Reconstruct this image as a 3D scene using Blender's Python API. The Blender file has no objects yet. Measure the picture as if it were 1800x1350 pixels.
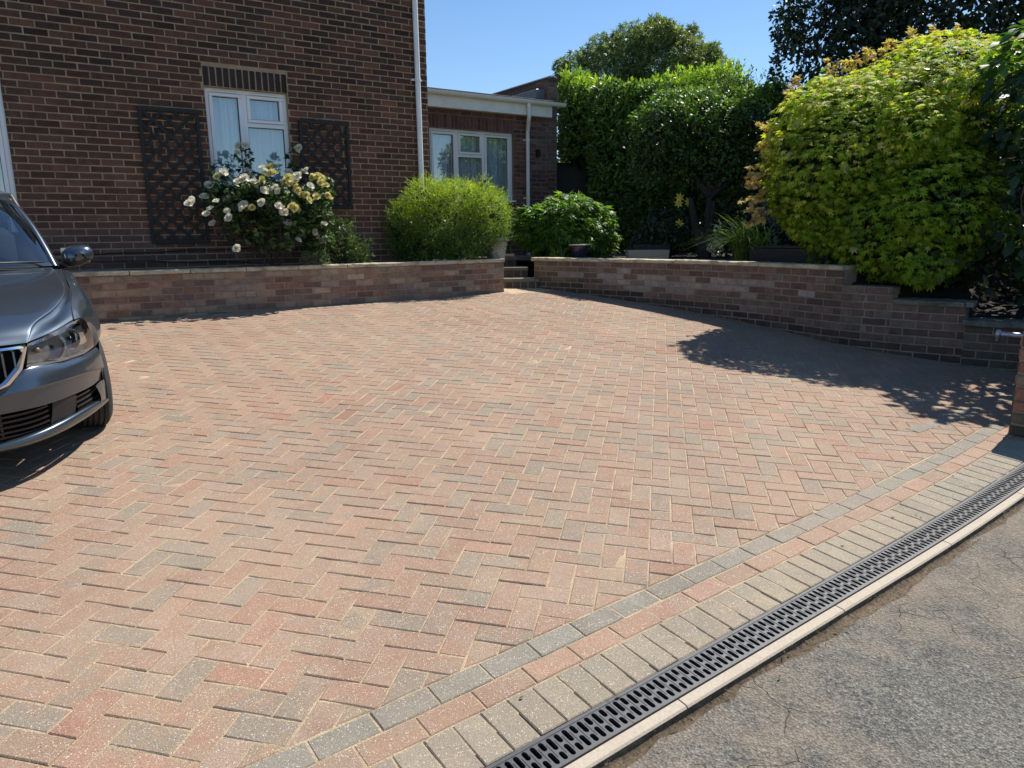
import bpy, math, random
import numpy as np
from mathutils import Vector, Matrix
random.seed(7); rng = np.random.default_rng(11)
SC = bpy.context.scene; COL = SC.collection
R_ = math.radians

# ------------------------------------------------------------------ camera, sky, sun, exposure
cd = bpy.data.cameras.new("camera"); cam = bpy.data.objects.new("camera", cd); COL.objects.link(cam)
cd.sensor_width = 36.0; cd.lens = 25.36; cd.clip_start = 0.05; cd.clip_end = 2000
EYE = 1.6121
cam.matrix_world = Matrix(((0.99993828, 0.01111043, 0.0, 0.0),
                           (-0.00227273, 0.20454603, -0.97885431, 0.0),
                           (-0.01087549, 0.97879389, 0.20455866, EYE),
                           (0, 0, 0, 1)))
SC.camera = cam
SUN_AZ, SUN_EL = R_(45.4), R_(54.5)          # azimuth measured from +X towards +Y
w = bpy.data.worlds.new("World"); SC.world = w; w.use_nodes = True
wn = w.node_tree; bg = wn.nodes['Background']
sky = wn.nodes.new('ShaderNodeTexSky'); sky.sky_type = 'NISHITA'; sky.sun_disc = False
sky.sun_elevation = SUN_EL; sky.sun_rotation = R_(90) - SUN_AZ
sky.air_density = 1.0; sky.dust_density = 0.1; sky.ozone_density = 3.5; sky.altitude = 100
hs = wn.nodes.new('ShaderNodeHueSaturation'); hs.inputs['Saturation'].default_value = 1.10; wn.links.new(sky.outputs[0], hs.inputs['Color']); wn.links.new(hs.outputs[0], bg.inputs[0]); bg.inputs[1].default_value = 0.098
sl = bpy.data.lights.new("sun", 'SUN'); sl.energy = 5.0; sl.angle = R_(0.53); sl.color = (1.0, 0.955, 0.88)
so = bpy.data.objects.new("sun", sl); COL.objects.link(so)
sd = Vector((math.cos(SUN_AZ)*math.cos(SUN_EL), math.sin(SUN_AZ)*math.cos(SUN_EL), math.sin(SUN_EL)))
so.rotation_euler = sd.to_track_quat('Z', 'Y').to_euler(); so.location = sd*60
SC.view_settings.view_transform = 'Standard'; SC.view_settings.look = 'None'
SC.view_settings.exposure = 0.55; SC.view_settings.gamma = 1.0
SC.render.engine = 'CYCLES'
SC.cycles.max_bounces = 7; SC.cycles.transparent_max_bounces = 8

# ------------------------------------------------------------------ node material helpers
class NT:
    def __init__(s, name):
        s.m = bpy.data.materials.new(name); s.m.use_nodes = True; s.t = s.m.node_tree
        s.n = s.t.nodes; s.p = s.n['Principled BSDF']; s.out = s.n['Material Output']
    def node(s, typ, **kw):
        n = s.n.new(typ)
        for k, v in kw.items(): setattr(n, k, v)
        return n
    def link(s, a, b): s.t.links.new(a, b)
    def val(s, sock, v):
        if hasattr(v, 'is_output') or isinstance(v, bpy.types.NodeSocket): s.link(v, sock)
        else:
            if isinstance(v, (tuple, list)) and len(v) == 3 and sock.type == 'RGBA': v = (*v, 1)
            sock.default_value = v
    def coord(s, which='Object'):
        return s.node('ShaderNodeTexCoord').outputs[which]
    def noise(s, scale, detail=4, rough=0.55, vec=None, dist=0.0):
        n = s.node('ShaderNodeTexNoise'); n.inputs['Scale'].default_value = scale
        n.inputs['Detail'].default_value = detail; n.inputs['Roughness'].default_value = rough
        n.inputs['Distortion'].default_value = dist
        s.link(vec if vec is not None else s.coord(), n.inputs['Vector']); return n.outputs['Fac']
    def voro(s, scale, feature='F1', out='Distance', vec=None):
        n = s.node('ShaderNodeTexVoronoi', feature=feature); n.inputs['Scale'].default_value = scale
        s.link(vec if vec is not None else s.coord(), n.inputs['Vector']); return n.outputs[out]
    def ramp(s, fac, stops):
        n = s.node('ShaderNodeValToRGB'); e = n.color_ramp.elements
        while len(e) > 1: e.remove(e[-1])
        for i, (p, c) in enumerate(stops):
            x = e[0] if i == 0 else e.new(p)
            x.position = p
            x.color = (c, c, c, 1) if isinstance(c, (int, float)) else (*c, 1)
        s.link(fac, n.inputs[0]); return n.outputs[0]
    def mix(s, fac, a, b, mode='MIX'):
        n = s.node('ShaderNodeMix', data_type='RGBA', blend_type=mode)
        s.val(n.inputs[0], fac); s.val(n.inputs[6], a); s.val(n.inputs[7], b); return n.outputs[2]
    def math(s, op, a, b=0.0, c=0.0):
        n = s.node('ShaderNodeMath', operation=op)
        s.val(n.inputs[0], a); s.val(n.inputs[1], b); s.val(n.inputs[2], c); return n.outputs[0]
    def attr(s, name, out='Color'):
        return s.node('ShaderNodeAttribute', attribute_name=name).outputs[out]
    def bump(s, h, strength=0.3, dist=0.01):
        n = s.node('ShaderNodeBump'); n.inputs['Strength'].default_value = strength
        n.inputs['Distance'].default_value = dist; s.link(h, n.inputs['Height'])
        s.link(n.outputs[0], s.p.inputs['Normal']); return n
    def set(s, **kw):
        for k, v in kw.items(): s.val(s.p.inputs[k.replace('_', ' ')], v)
        return s

def simple(name, col, rough=0.6, metal=0.0, noise=0.25, scale=30, bump=0.0, spec=0.5, coat=0.0):
    t = NT(name)
    f = t.noise(scale, 5)
    lo = tuple(c*(1-noise) for c in col); hi = tuple(min(1, c*(1+noise)) for c in col)
    t.set(Base_Color=t.ramp(f, [(0.25, lo), (0.75, hi)]), Roughness=rough, Metallic=metal)
    t.p.inputs['Specular IOR Level'].default_value = spec
    t.p.inputs['Coat Weight'].default_value = coat
    if bump: t.bump(f, bump, 0.01)
    return t.m

def leafmat(name, trans=0.35, rough=0.45, spec=0.4, tint=(1.25, 1.3, 0.55)):
    t = NT(name); c = t.attr('col')
    f = t.noise(9.0, 2)
    c2 = t.mix(1.0, c, t.ramp(f, [(0.3, 0.78), (0.7, 1.22)]), 'MULTIPLY')
    t.set(Base_Color=c2, Roughness=rough); t.p.inputs['Specular IOR Level'].default_value = spec
    tr = t.node('ShaderNodeBsdfTranslucent'); t.val(tr.inputs[0], t.mix(1.0, c2, tint, 'MULTIPLY'))
    mx = t.node('ShaderNodeMixShader'); mx.inputs[0].default_value = trans
    t.link(t.p.outputs[0], mx.inputs[1]); t.link(tr.outputs[0], mx.inputs[2]); t.link(mx.outputs[0], t.out.inputs[0])
    return t.m

# ------------------------------------------------------------------ materials
def mat_paver():
    t = NT('block_paving'); base = t.attr('col'); alt = t.attr('alt'); k = t.attr('rnd', 'Fac')
    v = t.coord()
    n1 = t.noise(9.0, 3, 0.55, v)
    sel = t.math('ADD', n1, t.math('MULTIPLY', t.math('SUBTRACT', k, 0.5), 0.24))
    sel = t.ramp(sel, [(0.38, 0.0), (0.62, 1.0)])
    c = t.mix(sel, base, alt)
    c = t.mix(1.0, c, t.ramp(t.noise(1.1, 3, 0.6, v), [(0.25, (0.86, 0.85, 0.84)), (0.75, (1.12, 1.10, 1.06))]), 'MULTIPLY')
    g = t.noise(330, 2, 0.7, v)
    c = t.mix(1.0, c, t.ramp(g, [(0.3, 0.5), (0.5, 1.0), (0.68, 1.6)]), 'MULTIPLY')
    vo = None
    for sc_, thr, amt, lt in ((150, 0.46, 0.80, (0.70, 0.62, 0.50)), (290, 0.50, 0.62, (0.62, 0.53, 0.40))):
        vo_ = t.voro(sc_, vec=v); sep = t.node('ShaderNodeSeparateColor'); t.link(t.voro(sc_, out='Color', vec=v), sep.inputs[0])
        size = t.math('MULTIPLY_ADD', sep.outputs[2], 0.20, 0.12)
        spk = t.ramp(t.math('SUBTRACT', vo_, size), [(0.0, 1.0), (0.06, 0.0)])
        on = t.math('MULTIPLY', spk, t.ramp(sep.outputs[0], [(1-thr, 0.0), (1-thr+0.03, 1.0)]))
        c = t.mix(t.math('MULTIPLY', on, amt), c, t.mix(sep.outputs[1], tuple(x*0.75 for x in lt), lt))
        dk = t.math('MULTIPLY', spk, t.ramp(sep.outputs[0], [(0.12, 1.0), (0.15, 0.0)]))
        c = t.mix(t.math('MULTIPLY', dk, 0.75), c, (0.05, 0.042, 0.038)); vo = vo_
    dust = t.ramp(t.noise(0.9, 5, 0.65, v), [(0.38, 0.10), (0.70, 0.40)])
    c = t.mix(dust, c, (0.355, 0.265, 0.185))
    t.set(Base_Color=c, Roughness=0.85); t.p.inputs['Specular IOR Level'].default_value = 0.3
    t.bump(t.math('ADD', g, t.math('MULTIPLY', vo, 0.6)), 0.35, 0.002)
    return t.m
def mat_brick(name, mort=False, scale=1.0, bumpy=0.5, vary=0.3):
    t = NT(name); c = t.attr('col'); v = t.coord()
    n1 = t.noise(14*scale, 5, 0.65, v); n2 = t.noise(120*scale, 3, 0.7, v); n3 = t.noise(0.9, 4, 0.6, v)
    c = t.mix(1.0, c, t.ramp(n1, [(0.25, 1-vary), (0.75, 1+vary)]), 'MULTIPLY')
    c = t.mix(1.0, c, t.ramp(n2, [(0.3, 0.8), (0.7, 1.2)]), 'MULTIPLY')
    c = t.mix(1.0, c, t.ramp(n3, [(0.3, 0.85), (0.7, 1.15)]), 'MULTIPLY')
    t.set(Base_Color=c, Roughness=0.88); t.p.inputs['Specular IOR Level'].default_value = 0.25
    t.bump(t.math('ADD', t.math('MULTIPLY', n1, 0.6), n2), bumpy, 0.004)
    return t.m
def mat_asphalt():
    t = NT('asphalt'); v = t.coord()
    big = t.noise(0.8, 5, 0.6, v); mid = t.noise(7, 5, 0.7, v); fine = t.noise(170, 3, 0.75, v)
    vo = t.voro(105, vec=v); vc = t.node('ShaderNodeSeparateColor'); t.link(t.voro(105, out='Color', vec=v), vc.inputs[0])
    c = t.ramp(fine, [(0.32, (0.045, 0.043, 0.038)), (0.5, (0.135, 0.130, 0.113)), (0.68, (0.27, 0.25, 0.21))])
    c = t.mix(1.0, c, t.ramp(vc.outputs[1], [(0.0, 0.6), (1.0, 1.35)]), 'MULTIPLY')
    spk = t.math('MULTIPLY', t.ramp(vo, [(0.25, 1.0), (0.38, 0.0)]), t.ramp(vc.outputs[0], [(0.62, 0.0), (0.66, 1.0)]))
    c = t.mix(t.math('MULTIPLY', spk, 0.4), c, (0.30, 0.28, 0.24))
    c = t.mix(1.0, c, t.ramp(mid, [(0.3, 0.78), (0.7, 1.2)]), 'MULTIPLY')
    d = t.ramp(t.math('ADD', t.math('MULTIPLY', big, 0.7), t.math('MULTIPLY', mid, 0.3)), [(0.44, 0.0), (0.60, 0.65)])
    c = t.mix(d, c, (0.29, 0.215, 0.145))
    # crazed cracks with sand in some of them
    vv = t.node('ShaderNodeVectorMath', operation='ADD')
    nd = t.node('ShaderNodeTexNoise'); nd.inputs['Scale'].default_value = 5; t.link(v, nd.inputs['Vector'])
    sc = t.node('ShaderNodeVectorMath', operation='SCALE'); t.link(nd.outputs['Color'], sc.inputs[0]); sc.inputs['Scale'].default_value = 0.22
    t.link(v, vv.inputs[0]); t.link(sc.outputs[0], vv.inputs[1])
    ed = t.voro(3.4, 'DISTANCE_TO_EDGE', vec=vv.outputs[0])
    cr = t.math('MULTIPLY', t.ramp(ed, [(0.0, 1.0), (0.012, 0.0)]), t.ramp(t.noise(1.9, 4, 0.7, v), [(0.50, 0.0), (0.58, 0.8)]))
    c = t.mix(t.math('MULTIPLY', cr, 0.8), c, t.mix(t.ramp(t.noise(2.1, 2, 0.5, v), [(0.40, 0.0), (0.50, 1.0)]), (0.035, 0.032, 0.03), (0.42, 0.32, 0.20)))
    t.set(Base_Color=c, Roughness=0.9); t.p.inputs['Specular IOR Level'].default_value = 0.3
    h = t.math('SUBTRACT', t.math('ADD', fine, t.math('MULTIPLY', vo, 0.8)), t.math('MULTIPLY', cr, 2.0))
    t.bump(h, 1.0, 0.006)
    return t.m
def mat_ground(name, a, b, scale=25, rough=0.95):
    t = NT(name); v = t.coord()
    f = t.noise(scale, 6, 0.7, v); f2 = t.noise(scale*0.08, 3, 0.6, v)
    c = t.mix(1.0, t.ramp(f, [(0.3, a), (0.7, b)]), t.ramp(f2, [(0.3, 0.75), (0.7, 1.25)]), 'MULTIPLY')
    t.set(Base_Color=c, Roughness=rough); t.bump(f, 0.8, 0.02); return t.m
def mat_glass(name, tint=(0.9, 0.95, 0.95), refl=0.07):
    t = NT(name); v = t.coord()
    tr = t.node('ShaderNodeBsdfTransparent'); t.val(tr.inputs[0], (*tint, 1))
    gl = t.node('ShaderNodeBsdfGlossy'); gl.inputs['Roughness'].default_value = 0.015; gl.inputs[0].default_value = (1, 1, 1, 1)
    nb = t.node('ShaderNodeBump'); nb.inputs['Strength'].default_value = 0.03; nb.inputs['Distance'].default_value = 0.02
    t.link(t.noise(2.2, 2, 0.5, v), nb.inputs['Height']); t.link(nb.outputs[0], gl.inputs['Normal'])
    ge = t.node('ShaderNodeNewGeometry'); dt = t.node('ShaderNodeVectorMath', operation='DOT_PRODUCT')
    t.link(ge.outputs['Normal'], dt.inputs[0]); t.link(ge.outputs['Incoming'], dt.inputs[1])
    c1 = t.math('SUBTRACT', 1.0, t.math('ABSOLUTE', dt.outputs['Value']))
    k = t.math('MINIMUM', t.math('ADD', t.math('MULTIPLY', t.math('POWER', c1, 5.0), 0.9), refl), 1.0)
    mx = t.node('ShaderNodeMixShader'); t.link(k, mx.inputs[0]); t.link(tr.outputs[0], mx.inputs[1]); t.link(gl.outputs[0], mx.inputs[2])
    t.link(mx.outputs[0], t.out.inputs[0]); return t.m
def mat_concrete(name, a, b, scale=60, bump=0.4, stain=(0.12, 0.1, 0.07), st=0.5):
    t = NT(name); v = t.coord()
    f = t.noise(scale, 5, 0.7, v); g = t.noise(5, 5, 0.65, v)
    c = t.ramp(f, [(0.3, a), (0.7, b)])
    c = t.mix(t.ramp(g, [(0.5, 0.0), (0.7, st)]), c, stain)
    pit = t.ramp(t.voro(90, vec=v), [(0.08, 1.0), (0.16, 0.0)])
    c = t.mix(t.math('MULTIPLY', pit, 0.35), c, tuple(x*0.4 for x in a))
    t.set(Base_Color=c, Roughness=0.9); t.bump(t.math('SUBTRACT', f, t.math('MULTIPLY', pit, 0.5)), bump, 0.004); return t.m
M = dict(
 paver=mat_paver(), brick=mat_brick('facing_brick'), garden_brick=mat_brick('garden_wall_brick', vary=0.35, bumpy=0.7),
 mortar=mat_ground('mortar', (0.31, 0.22, 0.13), (0.44, 0.32, 0.205), 80), mortar_g=mat_ground('mortar_garden', (0.24, 0.19, 0.13), (0.36, 0.29, 0.21), 60),
 mortar_a=mat_ground('mortar_annex', (0.18, 0.135, 0.105), (0.27, 0.20, 0.16), 60),
 sand=mat_ground('jointing_sand', (0.42, 0.31, 0.19), (0.60, 0.46, 0.30), 120),
 asphalt=mat_asphalt(), soil=mat_ground('soil', (0.012, 0.009, 0.007), (0.034, 0.025, 0.018), 18),
 edge_soil_shade=mat_ground('edge_dirt_shade', (0.025, 0.019, 0.014), (0.20, 0.145, 0.085), 55),  # dirt colour that also paints the shade on the kerb side
 grass=mat_ground('grass_field', (0.045, 0.07, 0.02), (0.09, 0.12, 0.04), 6),
 kerb=mat_concrete('edging_concrete', (0.36, 0.30, 0.228), (0.47, 0.40, 0.31), 90, 0.3, (0.34, 0.27, 0.19), 0.35),
 coping=mat_concrete('coping_stone', (0.42, 0.35, 0.22), (0.66, 0.57, 0.41), 40, 0.6, (0.12, 0.1, 0.05), 0.75),
 coping_old=mat_concrete('weathered_coping', (0.11, 0.10, 0.08), (0.24, 0.22, 0.18), 55, 0.9, (0.05, 0.06, 0.035), 0.7),
 upvc=simple('white_upvc', (0.80, 0.81, 0.82), 0.35, noise=0.05, scale=3),
 fascia=simple('painted_fascia', (0.80, 0.80, 0.78), 0.5, noise=0.10, scale=6),
 pipe_white=simple('white_gutter_plastic', (0.78, 0.79, 0.80), 0.4, noise=0.08, scale=4),
 glass=mat_glass('window_glass', refl=0.16), carglass=mat_glass('car_glass', (0.55, 0.62, 0.62), 0.17), lens=mat_glass('headlight_lens', (0.96, 0.97, 0.98), 0.10),
 felt=simple('roofing_felt', (0.06, 0.06, 0.062), 0.9, noise=0.3, scale=20, bump=0.3),
 grate=simple('drain_plastic', (0.048, 0.048, 0.051), 0.45, noise=0.25, scale=40, bump=0.05),
 dark=simple('dark_void', (0.008, 0.008, 0.009), 0.9, noise=0.1),
 trellis=simple('trellis_wood', (0.019, 0.020, 0.017), 0.75, noise=0.5, scale=35, bump=0.4),
 cable=simple('black_cable', (0.012, 0.012, 0.013), 0.5), bark=simple('bark', (0.028, 0.022, 0.018), 0.9, noise=0.5, scale=25, bump=1.0),
 twig=simple('twig', (0.10, 0.06, 0.045), 0.8, noise=0.4, scale=30), stem=simple('green_stem', (0.06, 0.08, 0.03), 0.7, noise=0.4, scale=20),
 shed=simple('dark_painted_boards', (0.012, 0.013, 0.018), 0.6, noise=0.3, scale=8),
 fence=simple('weathered_fence', (0.22, 0.21, 0.20), 0.85, noise=0.35, scale=14, bump=0.5),
 planter=simple('black_planter', (0.016, 0.017, 0.02), 0.45, noise=0.3, scale=10),
 leaf=leafmat('leaf_soft', 0.45), leaf_gloss=leafmat('leaf_glossy', 0.36, 0.45, 0.4), leaf_maple=leafmat('leaf_maple', 0.45, 0.6, 0.2, (1.15, 1.25, 0.45)),
 leaf_dark=leafmat('leaf_dark', 0.2, 0.35, 0.4), petal=leafmat('petal', 0.35, 0.6, 0.2, (1.0, 0.98, 0.85)),
)
def mat_curtain():
    t = NT('net_curtain'); v = t.coord()
    mp = t.node('ShaderNodeMapping'); mp.inputs['Scale'].default_value = (1, 1, 0.04); t.link(v, mp.inputs[0])
    f = t.noise(26, 3, 0.5, mp.outputs[0])
    t.set(Base_Color=t.ramp(f, [(0.3, (0.46, 0.50, 0.58)), (0.7, (0.72, 0.75, 0.82))]), Roughness=0.9); return t.m  # blue of the sky's reflection tinted into the white net
M['curtain'] = mat_curtain()
def mat_stonepot():
    t = NT('textured_stone_pot'); v = t.coord()
    br = t.node('ShaderNodeTexBrick'); br.inputs['Scale'].default_value = 22; t.link(v, br.inputs[0])
    mp = t.node('ShaderNodeMapping'); mp.inputs['Rotation'].default_value = (R_(90), 0, 0); t.link(v, mp.inputs[0]); t.link(mp.outputs[0], br.inputs[0])
    br.inputs['Color1'].default_value = (0.50, 0.47, 0.42, 1); br.inputs['Color2'].default_value = (0.36, 0.34, 0.30, 1); br.inputs['Mortar'].default_value = (0.13, 0.12, 0.1, 1)
    t.set(Base_Color=br.outputs[0], Roughness=0.9); t.bump(br.outputs['Fac'], -0.6, 0.01); return t.m
M['stonepot'] = mat_stonepot()
def mat_paint():
    t = NT('metallic_grey_paint'); v = t.coord()
    f = t.noise(1800, 1, 0.5, v)
    t.set(Base_Color=t.ramp(f, [(0.3, (0.068, 0.088, 0.112)), (0.7, (0.105, 0.130, 0.160))]), Roughness=0.30, Metallic=0.8)
    t.p.inputs['Coat Weight'].default_value = 0.7; t.p.inputs['Coat Roughness'].default_value = 0.04; return t.m
M['paint'] = mat_paint()
M['chrome'] = simple('chrome', (0.75, 0.76, 0.78), 0.12, 1.0, 0.03)
M['carblack'] = simple('black_car_plastic', (0.014, 0.014, 0.015), 0.5, noise=0.2, scale=60)
M['gloss_black'] = simple('gloss_black', (0.01, 0.01, 0.011), 0.15, noise=0.05)
M['tyre'] = simple('tyre_rubber', (0.02, 0.02, 0.021), 0.8, noise=0.3, scale=50)
M['rim'] = simple('alloy_rim', (0.45, 0.46, 0.48), 0.3, 0.9, 0.05)
M['reflector'] = simple('lamp_reflector', (0.62, 0.66, 0.72), 0.14, 1.0, 0.06, 12)
M['lamp_housing'] = simple('lamp_housing', (0.20, 0.21, 0.22), 0.35, 0.6, 0.3, 30)
M['seat'] = simple('seat_fabric', (0.04, 0.042, 0.045), 0.9, noise=0.2)
M['indicator'] = simple('amber_lamp', (0.22, 0.13, 0.09), 0.3)
M['pipe'] = simple('galvanised_pipe', (0.42, 0.42, 0.44), 0.4, 0.6, 0.15, 20)

# ------------------------------------------------------------------ geometry helpers
def props(o, label=None, cat=None, group=None, kind=None):
    if label: o['label'] = label
    if cat: o['category'] = cat
    if group: o['group'] = group
    if kind: o['kind'] = kind
    return o
def attach(o, parent):
    o.parent = parent
    if parent is not None:
        p = parent; off = Vector((0, 0, 0)); m = Matrix.Identity(4)
        chain = []
        while p is not None: chain.append(p); p = p.parent
        # all thing roots are Empties; parts are modelled in world space, so undo the root's own transform
        root = chain[-1]
        if len(chain) == 1: o.matrix_parent_inverse = root.matrix_basis.inverted()
def thing(name, loc, label, cat, group=None):
    o = bpy.data.objects.new(name, None); o.empty_display_size = 0.1; o.location = loc
    COL.objects.link(o); return props(o, label, cat, group)
class MB:
    def __init__(s): s.v = []; s.f = []; s.col = []; s.alt = []; s.rnd = []
    def add(s, vs, fs, col=None, alt=None, rnd=None):
        b = len(s.v); s.v.extend([tuple(p) for p in vs]); s.f.extend([tuple(i+b for i in f) for f in fs])
        if col is not None:
            n = len(fs); s.col += [col]*n; s.alt += [alt or col]*n; s.rnd += [rnd if rnd is not None else random.random()]*n
    def box(s, lo, hi, R=None, T=None, bev=0.0, **k):
        (x0, y0, z0), (x1, y1, z1) = lo, hi
        if bev > 0:
            b = bev
            vs = []
            for z, i in ((z0, b), (z0+b, 0), (z1-b, 0), (z1, b)):
                vs += [(x0+i, y0+i, z), (x1-i, y0+i, z), (x1-i, y1-i, z), (x0+i, y1-i, z)]
            fs = [(3, 2, 1, 0), (12, 13, 14, 15)]
            for l in range(3):
                for q in range(4):
                    a, c = l*4+q, l*4+(q+1) % 4; fs.append((a, c, c+4, a+4))
        else:
            vs = [(x0, y0, z0), (x1, y0, z0), (x1, y1, z0), (x0, y1, z0), (x0, y0, z1), (x1, y0, z1), (x1, y1, z1), (x0, y1, z1)]
            fs = [(3, 2, 1, 0), (4, 5, 6, 7), (0, 1, 5, 4), (1, 2, 6, 5), (2, 3, 7, 6), (3, 0, 4, 7)]
        if R is not None: vs = [R @ Vector(p) for p in vs]
        if T is not None: vs = [Vector(p)+Vector(T) for p in vs]
        s.add(vs, fs, **k)
    def tube(s, pts, rad, n=8, cap=True, **k):
        pts = [Vector(p) for p in pts]; m = len(pts)
        rads = rad if isinstance(rad, (list, tuple)) else [rad]*m
        vs = []; up = Vector((0.12, 0.33, 0.94)).normalized()
        for i, p in enumerate(pts):
            d = (pts[min(i+1, m-1)]-pts[max(i-1, 0)]).normalized()
            a = d.cross(up)
            if a.length < 1e-3: a = d.cross(Vector((1, 0, 0)))
            a.normalize(); b = d.cross(a)
            for j in range(n):
                t = 2*math.pi*j/n; vs.append(p+(a*math.cos(t)+b*math.sin(t))*rads[i])
        fs = [(i*n+j, i*n+(j+1) % n, (i+1)*n+(j+1) % n, (i+1)*n+j) for i in range(m-1) for j in range(n)]
        if cap: fs += [tuple(range(n))[::-1], tuple((m-1)*n+j for j in range(n))]
        s.add(vs, fs, **k)
    def lathe(s, prof, c, n=24, axis=None, **k):
        c = Vector(c); ax = Vector(axis or (0, 0, 1)).normalized()
        a = ax.orthogonal().normalized(); b = ax.cross(a)
        vs = []
        for r, h in prof:
            for j in range(n):
                t = 2*math.pi*j/n; vs.append(c+ax*h+(a*math.cos(t)+b*math.sin(t))*r)
        fs = [(i*n+j, i*n+(j+1) % n, (i+1)*n+(j+1) % n, (i+1)*n+j) for i in range(len(prof)-1) for j in range(n)]
        s.add(vs, fs, **k)
    def prism(s, poly, z0, z1, **k):
        n = len(poly); vs = [(x, y, z0) for x, y in poly]+[(x, y, z1) for x, y in poly]
        fs = [tuple(range(n))[::-1], tuple(range(n, 2*n))]+[(i, (i+1) % n, n+(i+1) % n, n+i) for i in range(n)]
        s.add(vs, fs, **k)
    def build(s, name, mat, parent=None, smooth=False, xf=None):
        vs = s.v if xf is None else [tuple(xf(p)) for p in s.v]
        me = bpy.data.meshes.new(name); me.from_pydata([tuple(v) for v in vs], [], s.f); me.materials.append(mat)
        if s.col:
            for nm, dat in (('col', s.col), ('alt', s.alt)):
                a = me.attributes.new(nm, 'FLOAT_COLOR', 'FACE')
                a.data.foreach_set('color', np.array([(*c[:3], 1.0) for c in dat], dtype=np.float32).ravel())
            a = me.attributes.new('rnd', 'FLOAT', 'FACE'); a.data.foreach_set('value', np.array(s.rnd, dtype=np.float32))
        if smooth: me.polygons.foreach_set('use_smooth', [True]*len(me.polygons))
        me.update(); me.validate()
        o = bpy.data.objects.new(name, me); COL.objects.link(o)
        if parent is not None: attach(o, parent)
        return o
def smooth_by_angle(o, ang=35):
    me = o.data; me.polygons.foreach_set('use_smooth', [True]*len(me.polygons))
    try: me.set_sharp_from_angle(angle=R_(ang))
    except Exception: pass

# ------------------------------------------------------------------ ground plane of the drive
SX, SY = -0.02917, 0.07617
def gz(x, y): return SX*x+SY*y
NV = Vector((0.02907181, -0.07591728, 0.99669022))
def rot2(a): return (math.cos(a), math.sin(a))
# border line of the paving
P0 = (-0.504, 1.948); EA = R_(36.2); ex, ey = math.cos(EA), math.sin(EA); mx_, my_ = ey, -ex
def bend(sv): return 0.0 if sv < 2.3 else -0.0145*(sv-2.3)**2
def BP(sv, o, dz=0.0):
    o2 = o+bend(sv); x = P0[0]+ex*sv+mx_*o2; y = P0[1]+ey*sv+my_*o2
    return (x, y, gz(x, y)+dz)
S0, S1 = -2.6, 7.4
WL0, WL1 = (-9.2, 5.04), (-0.102, 10.37)       # left garden wall, face line (base)
_wa = math.atan2(10.37-7.72, -0.102+4.52); WLD = (math.cos(_wa), math.sin(_wa)); WLN = (math.sin(_wa), -math.cos(_wa))
WL1 = (-0.102, 10.37); WL0 = (WL1[0]-WLD[0]*10.2, WL1[1]-WLD[1]*10.2)
WR = [(0.35, 10.90), (1.30, 10.08), (1.97, 9.42), (2.55, 8.72), (3.00, 8.03), (3.34, 7.32), (3.68, 6.97), (4.13, 6.60), (5.2, 5.80), (7.4, 4.3)]

def clip(poly, a, b, c):      # keep a*x+b*y+c >= 0
    out = []
    for i in range(len(poly)):
        p, q = poly[i], poly[(i+1) % len(poly)]
        dp = a*p[0]+b*p[1]+c; dq = a*q[0]+b*q[1]+c
        if dp >= 0: out.append(p)
        if dp*dq < 0:
            t = dp/(dp-dq); out.append((p[0]+(q[0]-p[0])*t, p[1]+(q[1]-p[1])*t))
    return out
def area(p): return 0.5*sum(p[i][0]*p[(i+1) % len(p)][1]-p[(i+1) % len(p)][0]*p[i][1] for i in range(len(p)))
def inset(poly, d):
    n = len(poly); out = []
    for i in range(n):
        p0, p1, p2 = poly[i-1], poly[i], poly[(i+1) % n]
        e1 = (p1[0]-p0[0], p1[1]-p0[1]); e2 = (p2[0]-p1[0], p2[1]-p1[1])
        l1 = math.hypot(*e1) or 1e-9; l2 = math.hypot(*e2) or 1e-9
        n1 = (-e1[1]/l1, e1[0]/l1); n2 = (-e2[1]/l2, e2[0]/l2)
        k = 1+n1[0]*n2[0]+n1[1]*n2[1]
        if k < 0.25: k = 0.25
        out.append((p1[0]+d*(n1[0]+n2[0])/k, p1[1]+d*(n1[1]+n2[1])/k))
    return out
def dedupe(poly):
    out = []
    for p in poly:
        if not out or math.hypot(p[0]-out[-1][0], p[1]-out[-1][1]) > 2e-3: out.append(p)
    if len(out) > 1 and math.hypot(out[0][0]-out[-1][0], out[0][1]-out[-1][1]) < 2e-3: out.pop()
    return out
def block(mb, poly, col, alt, rnd, gap=0.0025, cham=0.0038, top=0.0):
    poly = dedupe(poly)
    if len(poly) < 3: return
    if area(poly) < 0: poly = poly[::-1]
    if area(poly) < 0.0007: return
    j = random.uniform(-0.0007, 0.0007)
    p1 = inset(poly, gap+j); 
    if area(p1) < 0.0004: return
    p2 = inset(p1, cham)
    cx = sum(p[0] for p in poly)/len(poly); cy = sum(p[1] for p in poly)/len(poly)
    dz = top+random.gauss(0, 0.0009); tx, ty = random.gauss(0, 0.006), random.gauss(0, 0.006)
    h = lambda p, z: gz(p[0], p[1])+dz+z+tx*(p[0]-cx)+ty*(p[1]-cy)
    n = len(p1)
    vs = [(p[0], p[1], h(p, 0)) for p in p2]+[(p[0], p[1], h(p, -cham*0.9)) for p in p1]+[(p[0], p[1], h(p, -0.03)) for p in p1]
    fs = [tuple(range(n))]+[(i, n+i, n+(i+1) % n, (i+1) % n) for i in range(n)]+[(n+i, 2*n+i, 2*n+(i+1) % n, n+(i+1) % n) for i in range(n)]
    mb.add(vs, fs, col, alt, rnd)
def jit(c, a=0.065):
    k = 1+random.gauss(0, a); return tuple(max(0.01, x*k*(1+random.gauss(0, 0.018))) for x in c)
RED, TAN, GREY, DRED = (0.250, 0.148, 0.102), (0.242, 0.173, 0.125), (0.190, 0.160, 0.124), (0.245, 0.122, 0.082)

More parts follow.
